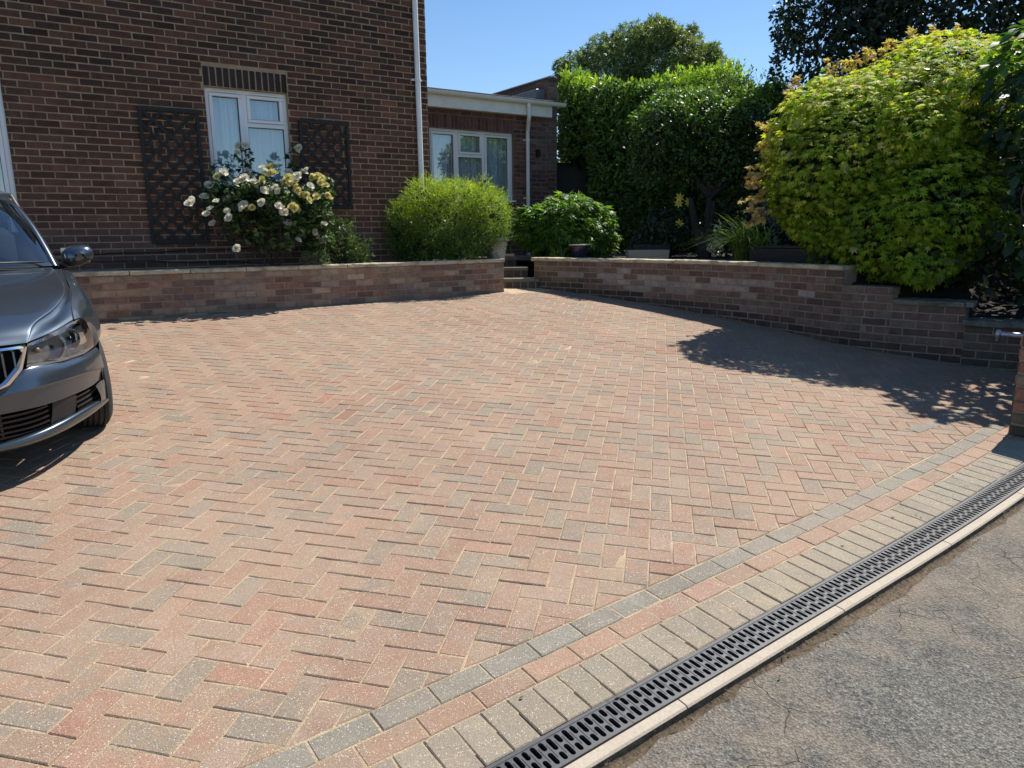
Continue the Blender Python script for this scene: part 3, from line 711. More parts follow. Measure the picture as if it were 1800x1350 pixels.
def annex():
    P = AC; path = linepath(P, HU); nr = lambda s: HN
    W = lambda s, o, z: (P[0]+HU[0]*s+HN[0]*o, P[1]+HU[1]*s+HN[1]*o, z)
    t = thing('brick_extension', (P[0]+HU[0]*-1.5, P[1]+HU[1]*-1.5, 1.2), 'low flat-roofed brick extension with white fascia and three-part window', 'house extension')
    hol = [(-2.69, -0.985, 2.205, 3.385)]; arch = [(-2.80, -0.985, 3.385, 3.615)]
    def col(s, z, r):
        c = random.choice([(0.15, 0.072, 0.058), (0.125, 0.062, 0.054), (0.09, 0.055, 0.052), (0.17, 0.085, 0.064)])
        if s > -0.55 and z > 2.8: c = tuple(a*0.55+b*0.45 for a, b in zip(c, (0.17, 0.145, 0.135)))
        return jit(c, 0.12)
    mm = MB(); mortar_face(mm, path, nr, -4.6, 0, 0.7, 4.0, hol)
    mortar_face(mm, path, nr, -0.2, 0, 4.0, 4.40, depth=0.0)
    sp = lambda s: (P[0]-HN[0]*s, P[1]-HN[1]*s)
    mortar_face(mm, sp, lambda s: HU, 0, 5.2, 0.7, 4.40, depth=0.2)
    ip = lambda s: (P[0]-HU[0]*0.2-HN[0]*(5.2-s), P[1]-HU[1]*0.2-HN[1]*(5.2-s))
    mortar_face(mm, ip, lambda s: (-HU[0], -HU[1]), 0, 5.2, 3.9, 4.40, depth=0.0)
    b = MB(); brick_wall(b, path, nr, -4.6, -0.2, 1.0, 3.998, BL, BH, col, hol+arch)
    brick_wall(b, path, nr, -0.2, 0.004, 1.0, 4.40, BL, BH, col, shift=0.05)
    brick_wall(b, sp, lambda s: HU, 0, 5.2, 1.0, 4.40, BL, BH, col)
    brick_wall(b, ip, lambda s: (-HU[0], -HU[1]), 0, 5.2, 4.04, 4.40, BL, BH, col)
    soldiers(b, path, nr, -2.80, -0.990, 3.388, 3.612, 24, lambda *a: jit(random.choice([(0.15, 0.07, 0.055), (0.11, 0.055, 0.048)]), 0.12), 0.010)
    wo = b.build('wall', M['brick'], t); mm.build('mortar', M['mortar_a'], wo)
    q = MB()                                                      # rounded felt-topped crest of the parapet
    prof = [(-0.215, 4.385), (-0.21, 4.42), (-0.17, 4.45), (-0.10, 4.463), (-0.03, 4.45), (0.012, 4.42), (0.018, 4.385)]
    vs = []
    for o in (0.02, 0.0, -0.4, -5.2):
        for s, z in prof: vs.append(W(s, o, z-(0.03 if o == 0.02 else 0)))
    n = len(prof); q.add(vs, [(i*n+k, i*n+k+1, (i+1)*n+k+1, (i+1)*n+k) for i in range(3) for k in range(n-1)]+[tuple(range(n))])
    q.build('parapet_capping', M['felt'], t)
    q = MB(); wbox(q, P, HU, HN, -0.40, -0.212, -1.5, -0.1, 4.05, 4.22, 0.01); q.build('lead_flashing', simple('lead', (0.16, 0.18, 0.21), 0.5, 0.3), t)
    q = MB(); vs = []
    for o, z in ((0.16, 3.955), (0.19, 3.975), (0.16, 3.985), (-5.2, 4.06)):
        for s in (-4.7, -0.205): vs.append(W(s, o, z))
    q.add(vs, [(0, 2, 3, 1), (2, 4, 5, 3), (4, 6, 7, 5)]); q.build('roof', M['felt'], t)
    q = MB(); wbox(q, P, HU, HN, -4.6, -0.235, 0.145, 0.165, 3.69, 3.905, 0.003); wbox(q, P, HU, HN, -4.6, -0.24, 0.0, 0.144, 3.70, 3.715)
    fa = q.build('fascia', M['fascia'], t)
    q = MB(); vs = []; R0 = 0.062; pr = [(R0*math.cos(a), R0*math.sin(a)) for a in [math.pi+math.pi*k/8 for k in range(9)]]
    pr2 = [(x*0.9, z*0.9) for x, z in pr[::-1]]; loop = pr+pr2
    for s in (-4.6, 0.0): vs += [W(s, 0.235+x, 3.935+z) for x, z in loop]
    m_ = len(loop); q.add(vs, [(k, (k+1) % m_, m_+(k+1) % m_, m_+k) for k in range(m_)]+[tuple(range(9, 18))+tuple(range(0, 9)), tuple(m_+k for k in range(9))])
    for s in (-0.95, -0.48, -0.06, -1.9, -2.4):
        vs = []
        for s_ in (s-0.016, s+0.016): vs += [W(s_, 0.235+x*1.08, 3.935+z*1.08) for x, z in pr]
        q.add(vs, [(k, k+1, 9+k+1, 9+k) for k in range(8)])
    gu = q.build('gutter', M['pipe_white'], t); smooth_by_angle(gu, 40)
    q = MB(); q.tube([W(-0.80, 0.235, 3.90), W(-0.80, 0.235, 3.64), W(-0.785, 0.20, 3.60), W(-0.715, 0.075, 3.47), W(-0.708, 0.055, 3.42), W(-0.705, 0.055, 1.2)], 0.036, 14)
    for z in (3.28, 2.25): q.tube([W(-0.706, 0.055, z-0.018), W(-0.706, 0.055, z+0.018)], 0.041, 12); wbox(q, P, HU, HN, -0.78, -0.63, 0.006, 0.02, z-0.01, z+0.01)
    dp = q.build('downpipe', M['pipe_white'], t); smooth_by_angle(dp)
    q = MB(); wbox(q, P, HU, HN, -0.50, -0.42, 0.007, 0.05, 3.0, 3.13, 0.008); q.build('vent_box', M['carblack'], t)
    window(t, P, HU, HN, -2.69, -0.985, 2.205, 3.385, [(-2.69, -2.135, 2.205, 3.385, True), (-2.135, -1.60, 2.955, 3.385, True), (-2.135, -1.60, 2.205, 2.955, False), (-1.60, -0.985, 2.205, 3.385, True)])
annex()

# ------------------------------------------------------------------ garden walls, coping, steps, pier
def polypath(pts):
    P = [Vector(p) for p in pts]; cum = [0.0]
    for a, b in zip(P[:-1], P[1:]): cum.append(cum[-1]+(b-a).length)
    def f(s):
        s = max(-3, s); i = 0
        while i < len(P)-2 and s > cum[i+1]: i += 1
        a, b = P[i], P[i+1]; t = (s-cum[i])/(cum[i+1]-cum[i]); q = a+(b-a)*t; return (q.x, q.y)
    def sm(s):                        # slightly rounded corners
        q = [f(s-0.25), f(s-0.12), f(s), f(s+0.12), f(s+0.25)] if 0.3 < s < cum[-1]-0.3 else [f(s)]
        return (sum(a[0] for a in q)/len(q), sum(a[1] for a in q)/len(q))
    def n(s):
        a, b = sm(s-0.05), sm(s+0.05); dx, dy = b[0]-a[0], b[1]-a[1]; l = math.hypot(dx, dy); return (dy/l, -dx/l)
    return sm, n, cum
def coping(name, path, nrm, s0, s1, z, parent, mat, th=0.05, o0=-0.22, o1=0.018, unit=0.61, rough=0.004, rs=5):
    mb = MB(); r = random.Random(rs); s = s0
    while s < s1-0.02:
        e = min(s+unit, s1); N = max(2, int((e-s)/0.06)); vs = []; dz = r.uniform(-0.003, 0.003); od = r.uniform(-0.004, 0.004)
        prof = [(o0, -th), (o0, -0.006), (o0+0.006, 0), (o1-0.007, 0.0), (o1, -0.008), (o1, -th+0.004), (o1-0.012, -th)]
        for i in range(N+1):
            t = s+0.004+(e-s-0.008)*i/N; x, y = path(t); n = nrm(t)
            for k, (o, h) in enumerate(prof):
                jo = r.uniform(-rough, rough) if k >= 3 else 0; jh = r.uniform(-rough, rough)*0.6
                vs.append((x+n[0]*(o+od+jo), y+n[1]*(o+od+jo), z+h+dz+jh))
        m = len(prof)
        mb.add(vs, [(i*m+k, i*m+k+1, (i+1)*m+k+1, (i+1)*m+k) for i in range(N) for k in range(m-1)]+[tuple(range(m))[::-1], tuple(N*m+k for k in range(m))])
        s = e
    return mb.build(name, mat, parent)
GL_, GH = 0.2250, 0.0755
def left_wall():
    t = thing('garden_wall', (-4.4, 7.8, 0.74), 'low reddish brick retaining wall with pale coping under the roses, in front of the house', 'garden wall', )
    path = lambda s: (WL1[0]+WLD[0]*s, WL1[1]+WLD[1]*s); nr = lambda s: WLN
    def col(s, z, r):
        c = random.choice([(0.30, 0.165, 0.112), (0.255, 0.14, 0.10), (0.33, 0.215, 0.145), (0.225, 0.155, 0.12), (0.36, 0.255, 0.175), (0.20, 0.125, 0.10)])
        f = math.sin(s*1.7+r)*math.sin(s*0.6+2)
        if random.random() < 0.25+0.2*f: c = tuple(a*0.5+b*0.5 for a, b in zip(c, (0.36, 0.29, 0.21)))
        return jit(c, 0.13)
    mm = MB(); mortar_face(mm, path, nr, -9.6, 0, 0.3, 1.208)
    ep = lambda s: (WL1[0]-WLN[0]*s, WL1[1]-WLN[1]*s); mortar_face(mm, ep, lambda s: WLD, 0, 0.24, 0.3, 1.208)
    ep2 = lambda s: (WL1[0]-WLN[0]*0.24+WLD[0]*-0.001-WLD[0]*0, WL1[1]-WLN[1]*0.24)
    b = MB(); brick_wall(b, path, nr, -9.6, 0.005, 0.62, 1.208, GL_, GH, col, jitter=0.002, joint=0.012)
    brick_wall(b, ep, lambda s: WLD, 0.0, 0.235, 0.62, 1.208, GL_, GH, col, shift=0.1, jitter=0.002, joint=0.012)
    wo = b.build('wall', M['garden_brick'], t); mm.build('mortar', M['mortar_g'], wo)
    coping('coping', path, nr, -9.6, 0.02, 1.256, t, M['coping'], 0.046, o0=-0.25)
    # short return behind the steps
    t2 = MB(); 
    wbox(t2, WL1, WLD, WLN, -0.22, -0.005, -1.6, -0.252, 0.3, 1.20)
    t2.build('step_side_wall', M['mortar_g'], wo)
left_wall()
WRp, WRn, WRc = polypath(WR)
def right_wall():
    t = thing('garden_wall', (3.0, 8.03, 0.55), 'long shaded brick retaining wall on the right, whitish stains near its top, stepping down towards the pier', 'garden wall')
    sA = None
    # path length where each step of the top happens
    def s_at(pt):
        best = min(((WRp(k*0.01)[0]-pt[0])**2+(WRp(k*0.01)[1]-pt[1])**2, k*0.01) for k in range(0, 1100)); return best[1]
    sA, sB, sC, sD = s_at((3.34, 7.33)), s_at((3.68, 6.97)), s_at((4.16, 6.58)), WRc[-1]-0.3
    def col(s, z, r):
        c = random.choice([(0.19, 0.112, 0.086), (0.165, 0.100, 0.078), (0.21, 0.128, 0.095), (0.145, 0.092, 0.075), (0.185, 0.13, 0.098)])
        if s < 4.6 and r in (1, 2, 3, 4):
            p = {1: 0.55, 2: 0.8, 3: 0.85, 4: 0.5}[r]*max(0, 1-abs(s-2.2)/2.3)
            if random.random() < p*1.1: c = tuple(a*0.45+b*0.55 for a, b in zip(c, (0.42, 0.36, 0.31)))
        if s < 0.7: c = tuple(a*0.7+b*0.3 for a, b in zip(c, (0.20, 0.17, 0.09)))
        zb = gz(*WRp(s))
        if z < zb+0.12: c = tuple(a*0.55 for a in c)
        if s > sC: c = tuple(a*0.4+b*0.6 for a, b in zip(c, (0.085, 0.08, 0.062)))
        return jit(c, 0.13)
    mm = MB(); b = MB(); top = 1.210
    for s0, s1, zt in ((0, sA, top), (sA, sB, top-GH*2), (sB, sC, 0.907), (sC, sD, 0.743)):
        mortar_face(mm, WRp, WRn, s0, s1, 0.0, zt, nseg=max(2, int((s1-s0)/0.2)))
        x, y = WRp(s1); n = WRn(s1); d = (-n[1], n[0])
        wbox(mm, (x, y), d, n, -0.01, 0.0, -0.24, -0.001, 0.2, zt)
        brick_wall(b, WRp, WRn, s0, s1, max(0.1, gz(*WRp(s1))-0.12), zt, GL_, GH, col, jitter=0.002, joint=0.012)
    wo = b.build('wall', M['garden_brick'], t); mm.build('mortar', M['mortar_g'], wo)
    coping('coping', WRp, WRn, -0.05, sA, 1.256, t, M['coping'], 0.044, rs=8)
    o = coping('coping', WRp, WRn, sB, sC+0.06, 0.952, t, M['coping_old'], 0.045, o0=-0.3, o1=0.03, rs=3, rough=0.006); o['label'] = 'dark weathered coping with fallen leaves'
    coping('coping', WRp, WRn, sC-0.02, sD, 0.790, t, M['coping_old'], 0.048, o0=-0.32, o1=0.05, rs=9, rough=0.008, unit=1.2)
    return sA, sB, sC, sD
SA_, SB_, SC_, SD_ = right_wall()

def steps():
    lab = ['lowest stone garden step at the gap between the two low walls', 'second garden step, half hidden behind the wall end', 'top garden step level with the wall coping']
    for k, z in enumerate((0.954, 1.105, 1.250)):
        y = 10.80+0.30*k; x0, x1 = -0.42-0.10*k, 0.42-0.16*k
        t = thing('garden_step', ((x0+x1)/2, y, z-0.16), lab[k], 'step', 'stone steps between the low walls')
        m = MB(); m.box((x0, y-0.03, z-0.045), (x1, y+0.34, z), bev=0.006); m.build('tread', M['coping_old'], t)
        m = MB(); P = (x0, y); pa = lambda s, P=P: (P[0]+s, P[1]); brick_wall(m, pa, lambda s: (0, -1), 0, x1-x0, z-0.2, z-0.046, GL_/2, GH*2, lambda *a: jit((0.11, 0.08, 0.065)), jitter=0.002)
        q = MB(); q.box((x0+0.001, y+0.0, z-0.4), (x1-0.001, y+0.33, z-0.046)); q.build('riser_core', M['mortar_g'], t)
        m.build('riser', M['garden_brick'], t)
steps()
def soil_beds():
    # left bed
    m = MB(); vs = []
    for i in range(41):
        s = -9.6+9.7*i/40
        for o, dz in ((-0.22, -0.05), (-0.35, 0.0), (-0.6, 0.02), (-1.4, 0.0)):
            vs.append((WL1[0]+WLD[0]*s+WLN[0]*o, WL1[1]+WLD[1]*s+WLN[1]*o, 1.215+dz+random.uniform(-0.012, 0.012)))
    m.add(vs, [(i*4+k, i*4+k+1, (i+1)*4+k+1, (i+1)*4+k) for i in range(40) for k in range(3)])
    props(m.build('flower_bed_soil', M['soil'], smooth=True), kind='structure')
    # right garden: follows the stepped wall top and runs far back
    m = MB(); vs = []; N = 70; outs = (-0.16, -0.3, -0.6, -1.0, -2, -4, -8, -16)
    for i in range(N+1):
        s = 0.0+(SD_+0.0)*i/N; zt = 1.215 if s < SA_ else 1.06 if s < SB_ else 0.90 if s < SC_ else 0.74
        x, y = WRp(s); n = WRn(s)
        for o in outs:
            tt = min(1, max(0, (-o-0.3)/2.0)); z = zt*(1-tt)+1.22*tt
            # spread sideways at distance to avoid folding
            nn = (n[0]*(1-tt)+(-0.70)*tt, n[1]*(1-tt)+(-0.71)*tt) if o < -0.6 else n
            vs.append((x+nn[0]*o, y+nn[1]*o, z-0.01+random.uniform(-0.012, 0.012)))
    k_ = len(outs); m.add(vs, [(i*k_+k, i*k_+k+1, (i+1)*k_+k+1, (i+1)*k_+k) for i in range(N) for k in range(k_-1)])
    props(m.build('garden_soil', M['soil'], smooth=True), kind='structure')
    m = MB(); q = [(-1.2, 11.3), (0.35, 11.3), (0.3, 10.95), (2.2, 13.2), (3, 30), (-6, 30), (-3.5, 12.5), (-1.4, 11.6)]
    m.add([(x, y, 1.205) for x, y in q], [tuple(range(len(q)))]); props(m.build('garden_path', M['coping_old']), kind='structure')
soil_beds()
def pier():
    # the wall beside the entrance ends in a brick pier at the right edge
    C0 = (3.475, 4.482); d = (0.80, 0.60); n = (0.60, -0.80)
    t = thing('brick_pier', (C0[0]+0.3, C0[1]+0.1, 0.25), 'rounded red brick end of a boundary wall at the right edge of the photo', 'brick pier')
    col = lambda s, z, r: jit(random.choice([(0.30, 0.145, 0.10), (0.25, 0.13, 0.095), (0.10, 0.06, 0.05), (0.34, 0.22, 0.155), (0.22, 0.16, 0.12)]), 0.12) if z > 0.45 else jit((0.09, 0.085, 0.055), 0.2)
    m = MB(); b = MB(); H = 0.086
    front = lambda s: (C0[0]+d[0]*s, C0[1]+d[1]*s); end = lambda s: (C0[0]-n[0]*(0.23-s), C0[1]-n[1]*(0.23-s))
    mortar_face(m, front, lambda s: n, 0, 4, -0.1, 0.93, depth=0.23); mortar_face(m, end, lambda s: (-d[0], -d[1]), 0, 0.23, -0.1, 0.93)
    mortar_face(m, lambda s: (C0[0]-n[0]*0.23+d[0]*(4-s), C0[1]-n[1]*0.23+d[1]*(4-s)), lambda s: (-n[0], -n[1]), 0, 4, -0.1, 0.93, depth=0.0)
    brick_wall(b, front, lambda s: n, 0, 4, 0.1, 0.93, 0.225, H, col, proud=0.012, cham=0.010, jitter=0.003, joint=0.016)
    brick_wall(b, end, lambda s: (-d[0], -d[1]), 0, 0.23, 0.1, 0.93, 0.233, H, col, proud=0.016, cham=0.013, jitter=0.004, joint=0.016)
    brick_wall(b, lambda s: (C0[0]-n[0]*0.23+d[0]*(4-s), C0[1]-n[1]*0.23+d[1]*(4-s)), lambda s: (-n[0], -n[1]), 0, 4, 0.1, 0.93, 0.225, H, col, proud=0.012, cham=0.010, jitter=0.003, joint=0.016)
    wo = b.build('wall', M['garden_brick'], t); m.build('mortar', M['mortar_g'], wo)
    q = MB()
    for i in range(36):
        for k in range(1):
            s = i*0.112; one = [0]
            wbox(q, C0, d, n, s+0.002, s+0.106, -0.232, 0.006, 0.934, 0.958, 0.009, col=jit((0.30, 0.145, 0.10), 0.15))
    q.build('brick_coping', M['garden_brick'], t)
    # metal pipe between the walls
    t = thing('pipe_rail', (4.3, 5.6, 0.80), 'short grey metal pipe with a round collar, sticking out past the brick pier', 'pipe')
    q = MB(); a = Vector((4.07, 5.98, 0.745)); bb = Vector((4.55, 5.55, 0.742))
    q.tube([a, bb], 0.021, 14); o = q.build('pipe', M['pipe'], t); smooth_by_angle(o)
    q = MB(); dv = (bb-a).normalized(); q.tube([a-dv*0.02, a-dv*0.012, a+dv*0.012, a+dv*0.02], [0.026, 0.037, 0.037, 0.026], 16); q.tube([a-Vector((0, 0, 0.02)), a+Vector((0.01, 0.02, -0.06))], 0.014, 8)
    o = q.build('collar', M['pipe'], t); smooth_by_angle(o)
pier()

# ------------------------------------------------------------------ foliage
def shape_leaf(w, fold=0.12, curl=0.12, seg=2):
    """lanceolate leaf, base at 0, tip at y=1"""
    if seg == 1:
        v = [(0, 0, 0), (w, 0.45, fold*w*2), (0, 1, -curl), (-w, 0.45, fold*w*2), (0, 0.48, 0)]
        return np.array(v), [(0, 1, 4), (1, 2, 4), (2, 3, 4), (3, 0, 4)]
    v = [(0, 0, 0), (w*0.75, 0.25, fold*w), (w, 0.55, fold*w), (0, 1, -curl), (-w, 0.55, fold*w), (-w*0.75, 0.25, fold*w), (0, 0.55, -fold*w*0.5)]
    return np.array(v), [(0, 1, 2, 6), (6, 2, 3), (3, 4, 6), (6, 4, 5, 0)]
def shape_maple(n=7):
    v = [(0, 0.0, 0)]; f = []; angs = [(-118, 0.42), (-78, 0.72), (-39, 0.95), (0, 1.08), (39, 0.95), (78, 0.72), (118, 0.42)]
    for a, l in angs:
        t = R_(a); wd = 0.115*l+0.02
        d = (math.sin(t), math.cos(t)); p = (math.cos(t), -math.sin(t)); b = len(v)
        v += [(d[0]*l*0.45-p[0]*wd, d[1]*l*0.45-p[1]*wd, -0.03), (d[0]*l, d[1]*l, -0.22*l), (d[0]*l*0.45+p[0]*wd, d[1]*l*0.45+p[1]*wd, -0.03)]
        f += [(0, b, b+1, b+2)]
    return np.array(v), f
def combine(parts):
    V = []; F = []
    for (v, f), M_ in parts:
        b = len(V); V += [tuple(M_ @ Vector(p)) for p in v]; F += [tuple(i+b for i in q) for q in f]
    return np.array(V), F
def shape_sprig(n, L, w, ang=50, base=shape_leaf(0.14, seg=1)):
    parts = []; 
    for i in range(n):
        t = (i+0.5)/n; sd = 1 if i % 2 else -1; rot = Matrix.Rotation(i*2.4, 4, 'Y')
        parts.append((base, Matrix.Translation((0, t, 0)) @ rot @ Matrix.Rotation(R_(sd*ang*0.9), 4, 'Z') @ Matrix.Scale(L*(1-0.45*t), 4)))
    parts.append((base, Matrix.Translation((0, 0.9, 0)) @ Matrix.Scale(L*0.7, 4)))
    st = (np.array([(-0.008, 0, 0), (0.008, 0, 0), (0.003, 1, 0), (-0.003, 1, 0)]), [(0, 1, 2, 3)])
    parts.append((st, Matrix.Identity(4)))
    return combine(parts)
def shape_multi(n, spread, w, seg=2):
    base = shape_leaf(w, seg=seg); parts = []
    for i in range(n):
        a = (i-(n-1)/2)*spread
        parts.append((base, Matrix.Rotation(R_(a), 4, 'Z') @ Matrix.Rotation(R_(-10), 4, 'X') @ Matrix.Scale(1-0.15*abs(i-(n-1)/2), 4)))
    return combine(parts)
def norm(a): return a/np.maximum(np.linalg.norm(a, axis=-1, keepdims=True), 1e-9)
def wob(p, f, seed):
    r = np.random.default_rng(seed); out = np.zeros(len(p))
    for k in range(5):
        d = norm(r.normal(size=3)); out += np.sin(p@d*f*(1+0.35*k)+r.uniform(0, 6.28))/(1+0.3*k)
    return out/2.6
def sample(blobs, n, inner=0.35, lump=0.12, lf=2.5, seed=1, thick=0.10, zmin=None):
    """points through the outer layer of a union of ellipsoids"""
    r = np.random.default_rng(seed)
    vol = np.array([(b[3]*b[4]+b[4]*b[5]+b[3]*b[5])*(b[6] if len(b) > 6 else 1) for b in blobs]); pr = vol/vol.sum()
    P = []; Nn = []; Dp = []; need = n; B = np.array([b[:6] for b in blobs])
    for it in range(12):
        if need <= 0: break
        k = r.choice(len(blobs), size=int(need*1.8)+50, p=pr); d = norm(r.normal(size=(len(k), 3)))
        c, a = B[k, :3], B[k, 3:6]
        deep = np.where(r.random(len(k)) < inner, r.uniform(0.12, 0.5, len(k)), np.abs(r.normal(0, thick, len(k))))
        base = c+d*a; lu = wob(base, lf, seed)*lump
        p = c+d*a*(1-deep+lu)[:, None]
        nn = norm(d/a)
        keep = np.ones(len(k), bool)
        for q in range(len(B)):
            e = np.linalg.norm((p-B[q, :3])/B[q, 3:6], axis=1); keep &= ~((e < 0.62) & (k != q))
        if zmin is not None: keep &= p[:, 2] > zmin
        P.append(p[keep]); Nn.append(nn[keep]); Dp.append(deep[keep]); need -= int(keep.sum())
    P = np.concatenate(P)[:n]; Nn = np.concatenate(Nn)[:n]; Dp = np.concatenate(Dp)[:n]
    return P, Nn, Dp
def roughen(B, n, seed, lo=0.16, hi=0.32, up=0.2):
    r = random.Random(seed); out = list(B)
    for _ in range(n):
        b = r.choice(B[:max(3, len(B))]); d = Vector((r.gauss(0, 1), r.gauss(0, 1)-0.4, r.gauss(0, 1)+up)).normalized(); k = r.uniform(lo, hi)
        out.append((b[0]+d.x*b[3]*0.93, b[1]+d.y*b[4]*0.93, b[2]+d.z*b[5]*0.93, b[3]*k, b[4]*k, b[5]*k*r.uniform(0.7, 1.3), 1.1))
    return out
def leaf_mesh(name, P, Nrm, mat, parent, size, shape, colors, facing=(0.6, 0.5, 0.6), tip=(0.7, 0.5, 0.7), svar=0.3, seed=5):
    r = np.random.default_rng(seed); n = len(P); V, F = shape
    Z = norm(Nrm*facing[0]+np.array([0, 0, 1.0])*facing[1]+r.normal(size=(n, 3))*facing[2])
    Y = Nrm*tip[0]+np.array([0, 0, -1.0])*tip[1]+r.normal(size=(n, 3))*tip[2]
    Y = norm(Y-Z*(Y*Z).sum(1, keepdims=True)); X = np.cross(Y, Z)
    s = size*(1+r.uniform(-svar, svar, n)) if np.isscalar(size) else size
    verts = P[:, None, :]+s[:, None, None]*(V[None, :, 0, None]*X[:, None, :]+V[None, :, 1, None]*Y[:, None, :]+V[None, :, 2, None]*Z[:, None, :])
    verts = verts.reshape(-1, 3).astype(np.float32); nv = len(V)
    lt = np.array([len(f) for f in F]); fl = np.concatenate([np.array(f) for f in F])
    loops = (fl[None, :]+(np.arange(n)*nv)[:, None]).ravel().astype(np.int32)
    tot = np.tile(lt, n).astype(np.int32); start = np.concatenate([[0], np.cumsum(tot)[:-1]]).astype(np.int32)
    me = bpy.data.meshes.new(name); me.vertices.add(len(verts)); me.vertices.foreach_set('co', verts.ravel())
    me.loops.add(len(loops)); me.loops.foreach_set('vertex_index', loops)
    me.polygons.add(len(tot)); me.polygons.foreach_set('loop_start', start); me.polygons.foreach_set('loop_total', tot)
    me.materials.append(mat); me.update(calc_edges=True)
    a = me.attributes.new('col', 'FLOAT_COLOR', 'FACE'); c = np.repeat(np.concatenate([colors, np.ones((n, 1))], 1), len(F), axis=0).astype(np.float32)
    a.data.foreach_set('color', c.ravel())
    o = bpy.data.objects.new(name, me); COL.objects.link(o)
    if parent is not None: attach(o, parent)
    return o
def fill(B, n, size, col, t, seed, mat='leaf_dark', k=0.74, zmin=None):  # dark core leaves; the crown's inner shade is put into their colour
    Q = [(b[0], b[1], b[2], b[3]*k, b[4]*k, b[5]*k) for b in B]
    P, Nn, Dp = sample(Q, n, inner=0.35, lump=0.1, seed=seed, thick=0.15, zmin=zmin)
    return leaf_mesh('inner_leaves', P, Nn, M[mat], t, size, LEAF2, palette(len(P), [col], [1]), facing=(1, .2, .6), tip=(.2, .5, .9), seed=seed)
def palette(n, cols, w, jit_=0.15, seed=2):
    r = np.random.default_rng(seed); c = np.array(cols, float)[r.choice(len(cols), size=n, p=np.array(w)/sum(w))]
    return np.clip(c*(1+r.normal(0, jit_, (n, 1)))*(1+r.normal(0, 0.05, (n, 3))), 0.004, 0.9)
def branches(name, base, tips, r0, mat, parent, seed=1, wob_=0.12, n=6, rt=0.25):
    r = random.Random(seed); m = MB()
    for t in tips:
        a = Vector(base); b = Vector(t); pts = []; L = (b-a).length
        mid = a.lerp(b, 0.45)+Vector((r.uniform(-1, 1), r.uniform(-1, 1), 0.3+r.uniform(0, .6)))*L*wob_
        for i in range(9):
            u = i/8; p = a*(1-u)**2+mid*2*u*(1-u)+b*u*u
            p += Vector((r.uniform(-1, 1), r.uniform(-1, 1), r.uniform(-1, 1)))*L*0.012*(0 if i == 0 else 1); pts.append(p)
        rr = r0*r.uniform(0.7, 1.1); m.tube(pts, [rr*(1-(1-rt)*i/8) for i in range(9)], n)
    return m.build(name, mat, parent, smooth=True)

LEAF1 = shape_leaf(0.22, seg=1); LEAF2 = shape_leaf(0.24); LANCE = shape_leaf(0.13, seg=1); MAPLE = shape_maple(); LAUREL = shape_leaf(0.17, curl=0.2)

